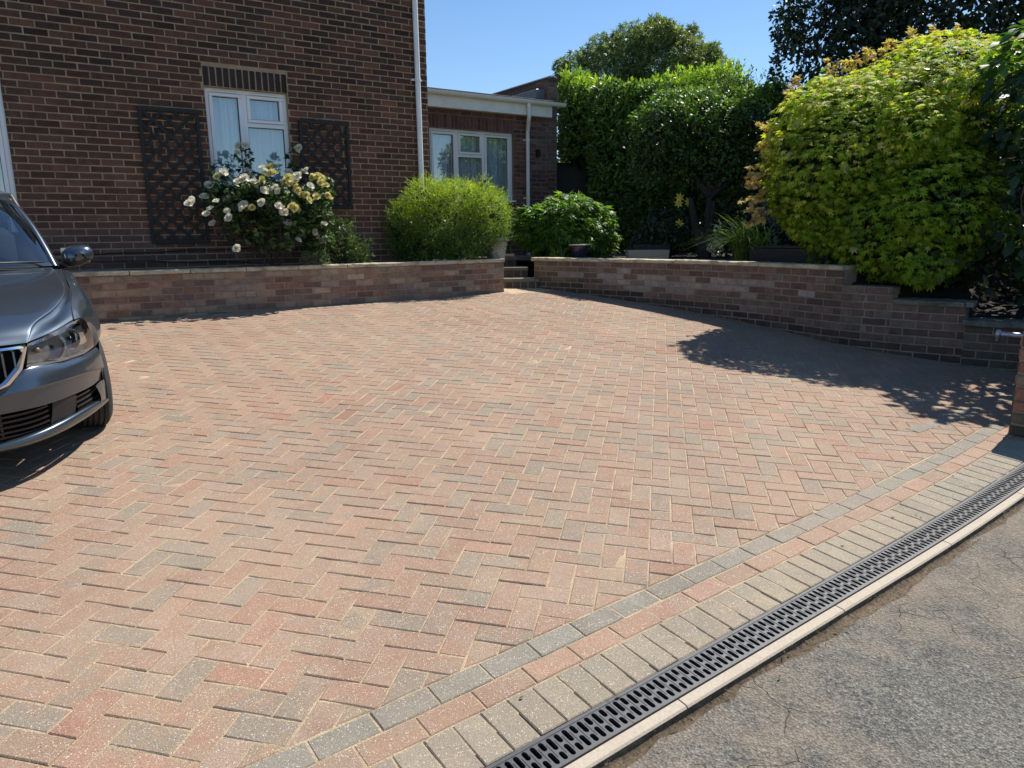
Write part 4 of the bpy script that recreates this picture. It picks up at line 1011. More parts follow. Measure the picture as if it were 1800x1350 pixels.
# --- Japanese maple over the right wall
def maple():
    t = thing('maple_tree', (4.0, 8.0, 1.0), 'domed yellow-green Japanese maple spilling over the right garden wall, new shoots orange', 'tree')
    B = [(4.05, 8.10, 2.22, 1.12, 1.05, 1.08, 1.3), (4.55, 8.00, 2.72, 0.88, 0.95, 0.86, 1.2), (3.45, 8.05, 2.30, 0.72, 0.78, 0.82, 1.0), (3.80, 7.50, 1.64, 0.50, 0.55, 0.52, 1.0),
         (4.15, 7.35, 1.75, 0.66, 0.66, 0.66, 1.1), (4.48, 7.60, 1.95, 0.40, 0.6, 0.85, 0.9), (3.95, 7.05, 1.35, 0.34, 0.36, 0.33, 1.2), (3.28, 8.15, 1.95, 0.36, 0.45, 0.36, 0.8), (3.28, 8.25, 2.52, 0.44, 0.5, 0.44, 0.9), (3.62, 8.3, 2.82, 0.48, 0.5, 0.40, 0.9)]
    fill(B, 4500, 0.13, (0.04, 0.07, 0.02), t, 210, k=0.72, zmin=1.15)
    B = roughen(B, 16, 301)
    P, Nn, Dp = sample(B, 25000, inner=0.20, lump=0.15, lf=4.2, seed=21, thick=0.07, zmin=1.02)
    # layered tiers: pull leaves towards drooping shelves
    tier = 0.16; ph = wob(P*np.array([1, 1, 0.0]), 2.1, 3)*0.12
    zz = (P[:, 2]+ph)/tier; P[:, 2] -= (zz-np.round(zz))*tier*0.18
    c = palette(len(P), [(0.27, 0.39, 0.035), (0.32, 0.43, 0.04), (0.19, 0.30, 0.03), (0.38, 0.46, 0.05)], [4, 3, 2.5, 1.5], 0.18)
    out = (Dp < 0.05) & (P[:, 2]+0.30*(4.2-P[:, 0]) > 2.45+rng.normal(0, 0.25, len(P)))     # young outer growth paler, tinged orange; sunlit yellow of the top painted in
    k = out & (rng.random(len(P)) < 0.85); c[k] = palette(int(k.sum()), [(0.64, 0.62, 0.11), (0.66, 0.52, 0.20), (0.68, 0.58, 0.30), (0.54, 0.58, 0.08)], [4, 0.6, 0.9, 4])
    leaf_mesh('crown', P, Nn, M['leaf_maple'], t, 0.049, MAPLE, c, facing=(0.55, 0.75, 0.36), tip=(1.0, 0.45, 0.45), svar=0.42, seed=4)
    # feathery shoots
    r = random.Random(5); m = MB(); pts = []; nr = []
    roots = [(2.86, 8.3, 1.95), (2.80, 8.2, 2.12), (2.82, 8.2, 2.30), (2.88, 8.3, 2.50), (2.95, 8.4, 2.70), (2.80, 8.1, 1.80), (3.1, 8.4, 2.92), (3.25, 8.4, 3.05), (3.45, 8.4, 3.12), (3.6, 8.5, 3.18), (3.75, 8.4, 3.22), (3.9, 8.4, 3.34), (4.1, 8.4, 3.42), (4.3, 8.4, 3.50), (4.42, 8.3, 3.52), (4.55, 8.3, 3.52), (4.68, 8.3, 3.50), (4.8, 8.2, 3.48)]
    for i, b in enumerate(roots):
        b = Vector(b); left = i < 6
        for q in range(5 if left else 3):
            d = Vector((-0.85+r.uniform(-.2, .2), -0.25+r.uniform(-.2, .2), r.uniform(-0.2, .12))) if left else Vector((r.uniform(-0.6, 0.15), r.uniform(-0.2, 0.2), r.uniform(0.5, 1)))
            d.normalize(); L = r.uniform(0.14, 0.26); bb = b+Vector((r.uniform(-.04, .1), r.uniform(-.1, .1), r.uniform(-.09, .09)))
            m.tube([bb-d*0.2, bb+d*L*0.5, bb+d*L-Vector((0, 0, 0.03))], [0.004, 0.003, 0.002], 5)
            for u in (0.35, 0.5, 0.62, 0.75, 0.86, 0.95, 1.0, 1.02):
                for s in (0, 1): pts.append(bb+d*L*u-Vector((0, 0, 0.03*u))+Vector((r.uniform(-.022, .022), r.uniform(-.022, .022), r.uniform(-.012, .012)))); nr.append(d)
    m.build('shoot_stems', M['twig'], t)
    leaf_mesh('young_shoots', np.array([tuple(p) for p in pts]), np.array([tuple(p) for p in nr]), M['leaf_maple'], t, 0.042, MAPLE, palette(len(pts), [(0.66, 0.46, 0.24), (0.62, 0.50, 0.20), (0.68, 0.52, 0.34)], [3, 3, 2]), facing=(0.1, 0.7, 0.45), tip=(1, 0.5, 0.4))
    branches('trunk', (3.95, 8.1, 1.1), [(3.5, 8.0, 2.2), (4.1, 8.3, 2.7), (4.6, 8.0, 2.5), (4.3, 7.5, 1.9), (3.4, 8.3, 1.8), (3.8, 7.6, 1.7)], 0.045, M['bark'], t, 3)
maple()

# --- dark broad-leaved shrub at the right edge
def right_shrub():
    t = thing('broadleaf_shrub', (4.7, 6.6, 0.9), 'tall dark broad-leaved shrub at the right edge of the photo, in front of the maple', 'shrub')
    B = [(5.05, 6.85, 2.75, 0.78, 0.70, 0.72, 1.4), (4.85, 6.75, 1.95, 0.60, 0.60, 0.70, 1.0), (5.35, 6.6, 1.6, 0.7, 0.6, 0.7, 1.0), (4.75, 6.7, 3.05, 0.40, 0.40, 0.36, 1.0), (6.0, 6.4, 2.4, 0.9, 0.8, 1.1, 0.8), (5.0, 6.45, 1.25, 0.45, 0.35, 0.4, 0.5)]
    P, Nn, Dp = sample(B, 3300, inner=0.3, lump=0.16, lf=3.5, seed=33, thick=0.09, zmin=0.92)
    c = palette(len(P), [(0.030, 0.065, 0.030), (0.045, 0.085, 0.035), (0.022, 0.05, 0.028)], [4, 3, 3])
    up = P[:, 2] > 2.95; c[up] = palette(int(up.sum()), [(0.10, 0.20, 0.04), (0.07, 0.15, 0.035)], [1, 1])  # sunlit top painted as brighter leaf colours
    leaf_mesh('foliage', P, Nn, M['leaf_gloss'], t, 0.115, shape_leaf(0.32, curl=0.15), c, facing=(0.4, 0.8, 0.45), tip=(0.8, 0.8, 0.5), seed=6)
    branches('stems', (4.95, 6.75, 0.95), [(4.55, 6.6, 2.0), (4.7, 6.7, 2.7), (5.2, 6.7, 2.9), (5.5, 6.6, 2.2), (4.5, 6.45, 1.5), (5.9, 6.4, 2.6)], 0.022, M['twig'], t, 8)
    # fallen leaves and litter on the low coping
right_shrub()

def evergreen():
    t = thing('evergreen_tree', (6.0, 11.5, 1.2), 'very dark tall evergreen tree filling the top right corner behind the maple', 'tree')
    B = [(5.35, 11.6, 3.9, 1.30, 1.3, 1.9, 1.2), (6.6, 11.4, 4.6, 1.9, 1.6, 2.4, 1.2), (8.6, 11.0, 4.4, 2.0, 1.8, 2.6, 1.0), (5.0, 11.4, 2.6, 1.0, 1.0, 1.3, 0.8), (6.6, 11.0, 2.2, 1.6, 1.0, 1.3, 0.6), (5.6, 11.7, 5.3, 0.95, 1.0, 1.2, 1.0), (10.3, 10.6, 3.6, 1.6, 1.6, 2.6, 0.6)]
    B = roughen(B, 14, 302)
    P, Nn, Dp = sample(B, 42000, inner=0.10, lump=0.10, lf=2.8, seed=41, thick=0.06, zmin=1.2)
    c = palette(len(P), [(0.020, 0.036, 0.016), (0.030, 0.050, 0.020), (0.014, 0.026, 0.014)], [4, 2, 3])
    leaf_mesh('crown', P, Nn, M['leaf_dark'], t, 0.080, LEAF2, c, facing=(0.5, 0.4, 0.8), tip=(0.8, 0.1, 0.7), seed=7)
    Q = [(b[0], b[1], b[2], b[3]*.72, b[4]*.72, b[5]*.80) for b in B]
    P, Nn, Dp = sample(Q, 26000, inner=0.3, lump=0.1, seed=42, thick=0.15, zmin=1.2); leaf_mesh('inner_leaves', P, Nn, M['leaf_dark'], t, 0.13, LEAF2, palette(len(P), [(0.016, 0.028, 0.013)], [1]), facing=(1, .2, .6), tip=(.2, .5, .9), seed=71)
    branches('trunk', (6.0, 11.6, 1.1), [(5.3, 11.6, 4.0), (6.6, 11.4, 5.0), (8.4, 11.0, 4.4), (5.1, 11.4, 2.8), (6.4, 11.6, 4.0)], 0.13, M['bark'], t, 4)
evergreen()

def sample_box(x0, x1, y0, y1, z0, z1, n, seed, depth=0.2, lump=0.07, u=(1, 0), org=(0, 0)):
    r = np.random.default_rng(seed); A = np.array([(x1-x0)*(z1-z0), (x1-x0)*(y1-y0), (y1-y0)*(z1-z0)*1.0, (y1-y0)*(z1-z0)]); k = r.choice(4, size=n, p=A/A.sum())
    a, b = r.random(n), r.random(n); P = np.zeros((n, 3)); N = np.zeros((n, 3)); dp = np.abs(r.normal(0, depth*0.5, n))*(r.random(n) < 0.9)+r.uniform(0, depth*2, n)*(r.random(n) < 0.15)
    X, Y, Z = x1-x0, y1-y0, z1-z0
    m = k == 0; P[m] = np.stack([x0+a[m]*X, y0+dp[m], z0+b[m]*Z], 1); N[m] = (0, -1, 0)
    m = k == 1; P[m] = np.stack([x0+a[m]*X, y0+b[m]*Y, z1-dp[m]], 1); N[m] = (0, 0, 1)
    m = k == 2; P[m] = np.stack([x0+dp[m], y0+a[m]*Y, z0+b[m]*Z], 1); N[m] = (-1, 0, 0)
    m = k == 3; P[m] = np.stack([x1-dp[m], y0+a[m]*Y, z0+b[m]*Z], 1); N[m] = (1, 0, 0)
    P = P+N*(wob(P, 3.1, seed)*lump)[:, None]
    c, s = u; R = np.array([[c, -s, 0], [s, c, 0], [0, 0, 1]]); return P@R.T+np.array([*org, 0]), N@R.T, dp
def hedge():
    t = thing('laurel_hedge', (2.4, 14.0, 1.2), 'tall clipped laurel hedge with bright green top shoots, behind the extension', 'hedge')
    u = (math.cos(R_(-6)), math.sin(R_(-6)))
    P, N, dp = sample_box(-0.05, 3.4, 0, 1.6, 0.0, 3.02, 19000, 51, u=u, org=(1.02, 14.35)); P[:, 2] += 1.2+0.12*np.sin(P[:, 0]*2)
    # swelling lower part that leans forward to the right
    P2, N2, d2 = sample_box(0.55, 2.2, -0.42, 0.3, 0.0, 3.0, 9500, 52, u=u, org=(1.02, 14.35)); P2[:, 2] += 1.2; P2 += N2*(0.10*wob(P2, 2.0, 6))[:, None]
    Pi, Ni, di = sample_box(0.15, 3.2, 0.25, 1.3, 0.0, 2.85, 6000, 57, depth=0.5, u=u, org=(1.02, 14.35)); Pi[:, 2] += 1.2; kg = (Pi[:, 0] < 1.6) & (Pi[:, 2] < 3.0); Pi, Ni = Pi[~kg], Ni[~kg]
    leaf_mesh('inner_leaves', Pi, Ni, M['leaf_dark'], t, 0.2, LEAF2, palette(len(Pi), [(0.03, 0.055, 0.018)], [1]), seed=19)  # inner shade of the hedge painted as a darker leaf colour
    gate = (P[:, 0] < 1.55) & (P[:, 2] < 3.0)
    P, N = P[~gate], N[~gate]
    PP = np.concatenate([P, P2]); NN = np.concatenate([N, N2])
    c = palette(len(PP), [(0.10, 0.185, 0.032), (0.13, 0.225, 0.04), (0.065, 0.125, 0.027)], [4, 3, 3])
    leaf_mesh('foliage', PP, NN, M['leaf_gloss'], t, 0.115, LAUREL, c, facing=(0.6, 0.3, 0.6), tip=(0.5, -0.45, 0.6), seed=8)
    P, N, dp = sample_box(0.0, 3.2, 0.0, 1.5, 0, 3.40, 6600, 53, u=u, org=(1.02, 14.32)); top = P[:, 2] > 3.24; P, N = P[top], N[top]
    P[:, 2] += 0.93+0.12*np.sin(P[:, 0]*2)+rng.uniform(-0.10, 0.09, len(P)); Nn = np.tile([0, -0.1, 1.0], (len(P), 1))
    leaf_mesh('young_shoots', P, Nn, M['leaf'], t, 0.15, shape_sprig(5, 0.75, 0.2, 38, shape_leaf(0.16, seg=1)), palette(len(P), [(0.30, 0.44, 0.05), (0.36, 0.48, 0.06), (0.20, 0.33, 0.04)], [3, 2, 2]), facing=(0, 0, 1), tip=(1.0, 0, 0.28), seed=9)
    m = MB()
    q = [(0.1, 0.3, 0), (3.2, 0.3, 0), (3.2, 1.3, 0), (0.1, 1.3, 0)]
    for a in range(6):
        x = 0.35+a*0.55; m.tube([(1.02+x*u[0]-0.7*u[1], 14.35+x*u[1]+0.7, 1.1), (1.02+x*u[0], 14.35+x*u[1]+0.75, 2.6), (1.0+x*u[0], 14.35+x*u[1]+0.7, 4.2)], [0.05, 0.035, 0.015], 7)
    m.build('stems', M['bark'], t)
    g = thing('garden_gate', (1.4, 14.75, 1.2), 'dark navy board gate between the extension and the hedge', 'gate')
    m = MB()
    for k in range(6): m.box((0.93+k*0.155, 15.0, 1.2), (1.0845+k*0.155, 15.03, 2.98), bev=0.002)
    m.build('boards', M['shed'], g); 
    for z in (2.75, 1.4): m = MB(); m.box((0.92, 15.032, z), (1.87, 15.07, z+0.12)); m.build('rail', M['shed'], g)
hedge()

def glossy_tree():
    t = thing('multi_stem_tree', (2.95, 11.3, 1.2), 'small multi-stemmed tree with glossy leaves, open trunk visible, between the hedge and the maple', 'tree')
    B = [(3.0, 11.9, 3.15, 0.95, 0.85, 0.70, 1.3), (2.35, 11.7, 3.12, 0.52, 0.6, 0.62, 1.0), (3.75, 12.0, 3.20, 0.70, 0.8, 0.66, 1.0), (3.0, 11.6, 2.70, 0.85, 0.6, 0.40, 0.9), (3.9, 11.7, 2.6, 0.55, 0.6, 0.55, 0.7), (2.2, 11.7, 2.75, 0.36, 0.4, 0.4, 0.8), (4.3, 12.0, 2.9, 0.5, 0.6, 0.75, 0.8), (3.3, 12.1, 3.55, 0.6, 0.6, 0.36, 0.8)]
    B = roughen(B, 18, 303)
    P, Nn, Dp = sample(B, 21000, inner=0.25, lump=0.26, lf=4.2, seed=61, thick=0.09)
    c = palette(len(P), [(0.060, 0.115, 0.028), (0.085, 0.15, 0.035), (0.042, 0.08, 0.022)], [4, 3, 3])
    up = P[:, 2] > 3.35+0.25*wob(P, 3, 4); c[up] = palette(int(up.sum()), [(0.17, 0.28, 0.045), (0.11, 0.20, 0.035)], [2, 3])
    leaf_mesh('crown', P, Nn, M['leaf_gloss'], t, 0.070, LEAF2, c, facing=(0.4, 0.5, 0.7), tip=(0.6, 0.4, 0.7), seed=10)
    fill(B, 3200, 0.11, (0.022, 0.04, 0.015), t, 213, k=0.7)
    r = random.Random(9); m = MB(); pts = []; nr = []
    for i in range(60):                                          # thin upright shoots against the sky
        x = r.uniform(2.3, 4.4); b = Vector((x, r.uniform(11.6, 12.2), 3.62+0.22*math.sin(x*2.2)+r.uniform(-.2, .05))); d = Vector((r.uniform(-.5, .5), r.uniform(-.3, .3), 1)).normalized(); L = r.uniform(.15, .42)
        m.tube([b-d*.2, b+d*L], [0.005, 0.002], 4)
        for k in range(9): pts.append(tuple(b+d*L*k/8+Vector((r.uniform(-.03, .03), r.uniform(-.03, .03), 0)))); nr.append(tuple(d))
    m.build('twigs', M['twig'], t)
    leaf_mesh('young_shoots', np.array(pts), np.array(nr), M['leaf'], t, 0.06, LEAF1, palette(len(pts), [(0.14, 0.21, 0.05), (0.10, 0.17, 0.04)], [1, 1]), facing=(0.1, .3, .8), tip=(.8, 0, .6), seed=12)
    branches('trunk', (2.97, 11.2, 1.1), [(3.03, 11.3, 2.2), (2.75, 11.35, 2.1), (3.1, 11.3, 2.05)], 0.085, M['bark'], t, 2, 0.04, 9, 0.6)
    branches('limb', (3.03, 11.3, 2.12), [(2.4, 11.6, 2.95), (2.75, 11.8, 3.1), (3.4, 11.9, 3.2), (3.9, 11.9, 2.85), (3.0, 11.9, 3.2), (4.2, 12.0, 2.7)], 0.05, M['bark'], t, 5, 0.10, 8)
glossy_tree()

def narrow_bush():
    t = thing('rounded_bush', (-0.8, 10.5, 1.2), 'rounded lime green bush with tiny leaves, in the bed by the white downpipe', 'bush')
    B = [(-0.87, 10.44, 1.80, 0.58, 0.42, 0.53, 1.5), (-0.36, 10.56, 1.84, 0.38, 0.36, 0.47, 1.1), (-1.48, 10.24, 1.64, 0.24, 0.24, 0.36, 0.9), (-0.70, 10.42, 1.50, 0.60, 0.38, 0.36, 0.9), (-1.13, 10.36, 2.04, 0.29, 0.28, 0.32, 0.9), (-1.2, 10.3, 1.42, 0.45, 0.30, 0.25, 0.7)]
    B = roughen(B, 16, 304)
    P, Nn, Dp = sample(B, 7600, inner=0.22, lump=0.24, lf=6.5, seed=71, thick=0.12, zmin=1.22)
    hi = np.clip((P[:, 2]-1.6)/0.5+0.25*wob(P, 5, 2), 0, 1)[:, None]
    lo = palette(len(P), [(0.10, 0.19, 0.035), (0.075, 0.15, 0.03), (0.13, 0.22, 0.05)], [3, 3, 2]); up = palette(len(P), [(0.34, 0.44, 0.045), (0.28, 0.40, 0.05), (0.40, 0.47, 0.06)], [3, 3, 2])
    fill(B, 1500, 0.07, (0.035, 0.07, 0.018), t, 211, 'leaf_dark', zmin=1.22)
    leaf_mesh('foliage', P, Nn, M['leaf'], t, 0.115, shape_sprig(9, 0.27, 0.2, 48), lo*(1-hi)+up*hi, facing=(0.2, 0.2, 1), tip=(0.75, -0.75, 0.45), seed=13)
    branches('stems', (-0.85, 10.6, 1.2), [(-1.5, 10.4, 1.8), (-1.1, 10.6, 2.1), (-0.8, 10.7, 2.2), (-0.4, 10.7, 2.1), (-0.1, 10.7, 1.9), (-0.7, 10.4, 1.8)], 0.012, M['twig'], t, 6)
narrow_bush()

def peony():
    t = thing('leafy_shrub', (0.9, 12.0, 1.2), 'wide leafy green shrub with pointed lobed leaves behind the low wall, below the extension downpipe', 'shrub')
    B = [(0.90, 12.05, 1.72, 0.62, 0.55, 0.46, 1.5), (0.42, 11.95, 1.72, 0.34, 0.40, 0.34, 1.0), (1.38, 12.1, 1.66, 0.36, 0.45, 0.44, 1.0), (0.9, 11.85, 1.45, 0.62, 0.4, 0.30, 1.0)]
    B = roughen(B, 12, 305)
    P, Nn, Dp = sample(B, 2900, inner=0.25, lump=0.2, lf=6, seed=81, thick=0.08, zmin=1.22)
    c = palette(len(P), [(0.13, 0.25, 0.04), (0.09, 0.18, 0.035), (0.19, 0.33, 0.05)], [4, 3, 2.6])
    fill(B, 700, 0.12, (0.03, 0.06, 0.018), t, 212, zmin=1.22)
    leaf_mesh('foliage', P, Nn, M['leaf'], t, 0.125, shape_multi(5, 34, 0.13, 1), c, facing=(0.25, 1.0, 0.42), tip=(1.0, 0.25, 0.4), seed=14)
    branches('stems', (0.9, 12.0, 1.2), [(0.5, 12, 1.8), (0.9, 12.1, 2.0), (1.3, 12.1, 1.9), (0.3, 11.9, 1.6), (1.5, 12, 1.6)], 0.01, M['stem'], t, 7)
peony()

ROSES = [(-3.22, 9.02, 2.65, 0), (-3.16, 9.06, 2.66, 0), (-3.24, 9.01, 2.57, 0), (-3.3, 8.67, 2.32, 0), (-3.35, 8.63, 2.27, 1), (-3.53, 8.79, 2.19, 0), (-3.58, 8.78, 2.05, 0), (-3.34, 8.52, 1.99, 0), (-3.33, 8.82, 2.03, 0), (-3.65, 8.62, 2.01, 0), (-3.55, 8.31, 1.96, 0), (-3.46, 8.63, 1.91, 0), (-3.44, 8.46, 1.85, 0), (-3.31, 8.72, 1.89, 0), (-3.27, 8.67, 1.81, 0), (-3.5, 8.76, 1.75, 0), (-3.13, 8.77, 1.96, 0), (-3.11, 8.66, 1.91, 0), (-3.07, 8.86, 1.93, 1), (-3.09, 8.74, 2.26, 0), (-3.16, 8.73, 2.22, 0), (-3.16, 9.03, 2.21, 0), (-3.0, 8.79, 2.22, 0), (-2.95, 8.9, 2.26, 1), (-2.91, 9.08, 2.4, 1), (-2.89, 9.22, 2.42, 1), (-2.81, 8.86, 2.32, 1), (-2.83, 9.04, 2.33, 1), (-2.89, 8.88, 2.34, 0), (-2.9, 8.79, 2.13, 0), (-2.89, 8.88, 2.12, 0), (-2.77, 8.85, 2.16, 0), (-2.74, 9.14, 2.25, 1), (-2.64, 9.0, 2.24, 1), (-2.73, 9.12, 2.2, 1), (-2.6, 8.96, 2.2, 1), (-2.56, 9.02, 2.13, 1), (-2.74, 9.29, 2.36, 0), (-2.58, 9.37, 2.37, 0), (-2.68, 9.27, 2.3, 0), (-2.53, 8.99, 2.3, 0), (-2.62, 9.2, 2.26, 0), (-2.5, 9.18, 2.16, 0), (-2.46, 9.37, 2.31, 1), (-2.38, 9.32, 2.33, 1), (-2.37, 9.39, 2.29, 1), (-2.32, 9.44, 2.27, 1), (-2.35, 9.3, 2.21, 1), (-2.3, 9.33, 2.21, 1), (-2.24, 9.21, 2.04, 1), (-2.5, 9.15, 2.08, 1), (-2.46, 9.06, 2.02, 1), (-2.38, 9.14, 2.06, 1), (-2.61, 8.92, 1.94, 1), (-2.61, 9.09, 1.91, 1), (-2.87, 9.17, 1.89, 0), (-2.71, 8.92, 1.87, 0), (-2.71, 8.87, 1.91, 0), (-2.91, 8.77, 1.98, 0), (-2.72, 9.07, 1.75, 0), (-2.57, 9.09, 1.67, 1), (-2.35, 9.49, 1.81, 1), (-2.32, 9.19, 1.74, 0), (-2.44, 9.24, 1.65, 0), (-2.43, 9.4, 1.53, 0), (-2.77, 9.29, 1.53, 0), (-2.6, 9.0, 1.55, 0), (-3.17, 8.56, 1.47, 0), (-2.66, 9.39, 2.64, 0), (-2.62, 9.42, 2.67, 0), (-2.45, 9.32, 1.6, 0), (-3.15, 9.0, 2.36, 0)]
def rose():
    t = thing('rose_bush', (-2.95, 9.05, 1.2), 'climbing rose bush with many cream and yellow blooms under the white window', 'rose bush')
    B = [(-2.85, 9.0, 1.98, 0.42, 0.30, 0.30, 1.3), (-2.50, 9.15, 1.90, 0.34, 0.28, 0.36, 1.1), (-3.30, 8.80, 2.02, 0.30, 0.26, 0.26, 0.9), (-3.02, 8.95, 2.18, 0.30, 0.25, 0.20, 0.7), (-3.17, 9.0, 2.45, 0.09, 0.10, 0.24, 0.35), (-2.68, 9.35, 2.45, 0.10, 0.10, 0.22, 0.3), (-3.38, 8.8, 2.32, 0.12, 0.12, 0.16, 0.35), (-2.42, 9.2, 1.55, 0.22, 0.22, 0.22, 0.7), (-2.95, 8.95, 1.72, 0.5, 0.28, 0.28, 0.6), (-2.4, 9.35, 2.2, 0.2, 0.15, 0.18, 0.5)]
    B = roughen(B, 10, 307)
    P, Nn, Dp = sample(B, 3600, inner=0.45, lump=0.25, lf=7, seed=91, thick=0.16)
    c = palette(len(P), [(0.045, 0.085, 0.03), (0.07, 0.12, 0.035), (0.03, 0.055, 0.022), (0.12, 0.19, 0.05)], [4, 3, 3, 2])
    leaf_mesh('foliage', P, Nn, M['leaf_gloss'], t, 0.050, shape_multi(3, 62, 0.30, 2), c, facing=(0.35, 0.7, 0.6), tip=(0.7, 0.5, 0.6), seed=15)
    branches('stems', (-2.95, 9.08, 1.18), [(-3.17, 9.0, 2.6), (-3.4, 8.8, 2.3), (-3.5, 8.7, 1.9), (-3.0, 8.9, 2.2), (-2.85, 9.0, 2.3), (-2.6, 9.2, 2.3), (-2.68, 9.35, 2.6), (-2.4, 9.3, 2.2), (-2.3, 9.2, 1.9), (-2.5, 9.1, 1.7), (-2.7, 8.9, 1.9), (-3.15, 8.7, 1.9)], 0.009, M['twig'], t, 5, 0.1, 5)
    temps = []
    for kind in range(2):
        for v in range(2):
            r = random.Random(kind*5+v); m = MB(); base = [(0.86, 0.83, 0.72), (0.84, 0.76, 0.34)][kind]
            for ring, (n, rad, op, h) in enumerate(((6, 0.036, 22, 0.0), (6, 0.029, 45, 0.004), (5, 0.020, 66, 0.007), (4, 0.012, 80, 0.009))):
                for i in range(n):
                    a = 2*math.pi*(i+0.5*ring)/n+r.uniform(-.15, .15); e = R_(op+r.uniform(-8, 8)); w_ = rad*1.9/n*1.55
                    R = Matrix.Rotation(a, 3, 'Z'); vs = []
                    for (u, wv) in ((0, 0.25), (0.55, 1.0), (0.95, 0.75), (1.03, 0.0), (0.95, -0.75), (0.55, -1.0), (0, -0.25)):
                        y = rad*u; vs.append(R @ Vector((w_*wv, y*math.cos(e)-rad*0.10*math.sin(e)*(1-abs(wv)), h+y*math.sin(e)+rad*0.18*(abs(wv))*u)))
                    k = 1-0.10*ring if kind else 1-0.03*ring
                    col = (base[0]*k, base[1]*k*(0.97 if ring > 1 else 1), base[2]*k*(0.8 if ring > 1 else 1))
                    m.add([tuple(p) for p in vs], [(0, 1, 2, 3), (3, 4, 5, 6), (0, 3, 6)], col)
            o = m.build('rose_flower', M['petal'], None); temps.append(o)
    r = random.Random(3); used = [False]*4
    more = [(x+r.uniform(-.055, .055), y+r.uniform(-.05, .03), z+r.uniform(-.05, .05), kd) for (x, y, z, kd) in r.sample(ROSES[16:60], 27)]
    for (x, y, z, kd) in ROSES+more:
        k = kd*2+r.randint(0, 1)
        o = temps[k] if not used[k] else temps[k].copy()
        if used[k]: COL.objects.link(o)
        used[k] = True
        k_ = 0.11 if z > 2.1 else 0.20; x += 0.3*k_; y -= k_; attach(o, t); d = Vector((r.gauss(0.05, .45), -0.75+r.gauss(0, .3), r.uniform(0.2, 1.0)))
        o.location = (x, y, z); o.rotation_euler = d.to_track_quat('Z', 'Y').to_euler(); s = r.uniform(1.25, 1.75); o.scale = (s, s, s)
        if kd: o['label'] = 'yellow rose'
    for k in range(4):
        if not used[k]: bpy.data.objects.remove(temps[k])
    # the small lavender-grey plant and narrow-leaved plant at its right foot
    q = thing('small_shrub', (-2.38, 9.3, 1.22), 'small grey-green shrub at the right foot of the rose bush, on the wall edge', 'shrub')
    P, Nn, Dp = sample([(-2.42, 9.08, 1.33, 0.17, 0.12, 0.10)], 420, seed=95); leaf_mesh('foliage', P, Nn, M['leaf'], q, 0.055, shape_sprig(6, 0.35, .2), palette(len(P), [(0.16, 0.21, 0.11), (0.2, 0.25, 0.14)], [1, 1]), tip=(.8, -.5, .5))
    q = thing('narrow_leaf_plant', (-2.12, 9.55, 1.22), 'dark narrow-leaved plant between the rose bush and bare brickwork', 'plant')
    P, Nn, Dp = sample([(-2.20, 9.5, 1.48, 0.17, 0.14, 0.28), (-2.02, 9.6, 1.36, .14, .12, .15)], 330, seed=96, inner=.4); leaf_mesh('foliage', P, Nn, M['leaf'], q, 0.14, shape_sprig(7, 0.45, .2), palette(len(P), [(0.045, 0.08, 0.03), (0.06, 0.10, 0.035), (0.14, 0.22, 0.05)], [4, 4, 1]), tip=(.5, -.8, .4))
    branches('stems', (-2.1, 9.55, 1.2), [(-2.2, 9.5, 1.7), (-2.0, 9.6, 1.6), (-2.3, 9.4, 1.5)], 0.006, M['stem'], q)
rose()

def far_tree():
    t = thing('willow_tree', (7.2, 40.5, 0.5), 'large round-headed tree far behind the hedge, against the sky', 'tree')
    B = [(8.1, 40.8, 9.5, 2.6, 3.0, 2.7, 1.3), (5.3, 40.6, 9.6, 1.8, 2.0, 1.9, 1.0), (10.1, 40.5, 9.3, 1.5, 2.0, 2.0, 0.9), (3.9, 40.5, 9.3, 1.5, 1.4, 1.6, 0.8), (6.6, 40.6, 10.0, 1.9, 2.2, 2.0, 1.0), (10.8, 40.5, 7.8, 1.2, 1.6, 1.8, 0.6), (7.3, 40.6, 6.5, 3.5, 3.0, 3, 0.8), (7.4, 40.6, 11.0, 1.2, 1.4, 1.1, .6), (9.3, 40.6, 11.0, 1.0, 1.4, 1.0, .6)]
    B = roughen(B, 24, 306)
    P, Nn, Dp = sample(B, 28000, inner=0.15, lump=0.16, lf=1.7, seed=101, thick=0.12)
    c = palette(len(P), [(0.14, 0.19, 0.07), (0.18, 0.23, 0.08), (0.09, 0.13, 0.05)], [4, 3, 3])
    leaf_mesh('crown', P, Nn, M['leaf'], t, 0.24, shape_multi(3, 45, 0.14, 1), c, facing=(0.3, 0.5, 0.8), tip=(0.7, 0.2, 0.7), seed=17)
    branches('trunk', (7.2, 40.5, 0.3), [(7.2, 40.6, 6), (5.5, 40.6, 7), (9.0, 40.5, 8), (7.8, 40.5, 9.5)], 0.35, M['bark'], t, 3)
far_tree()

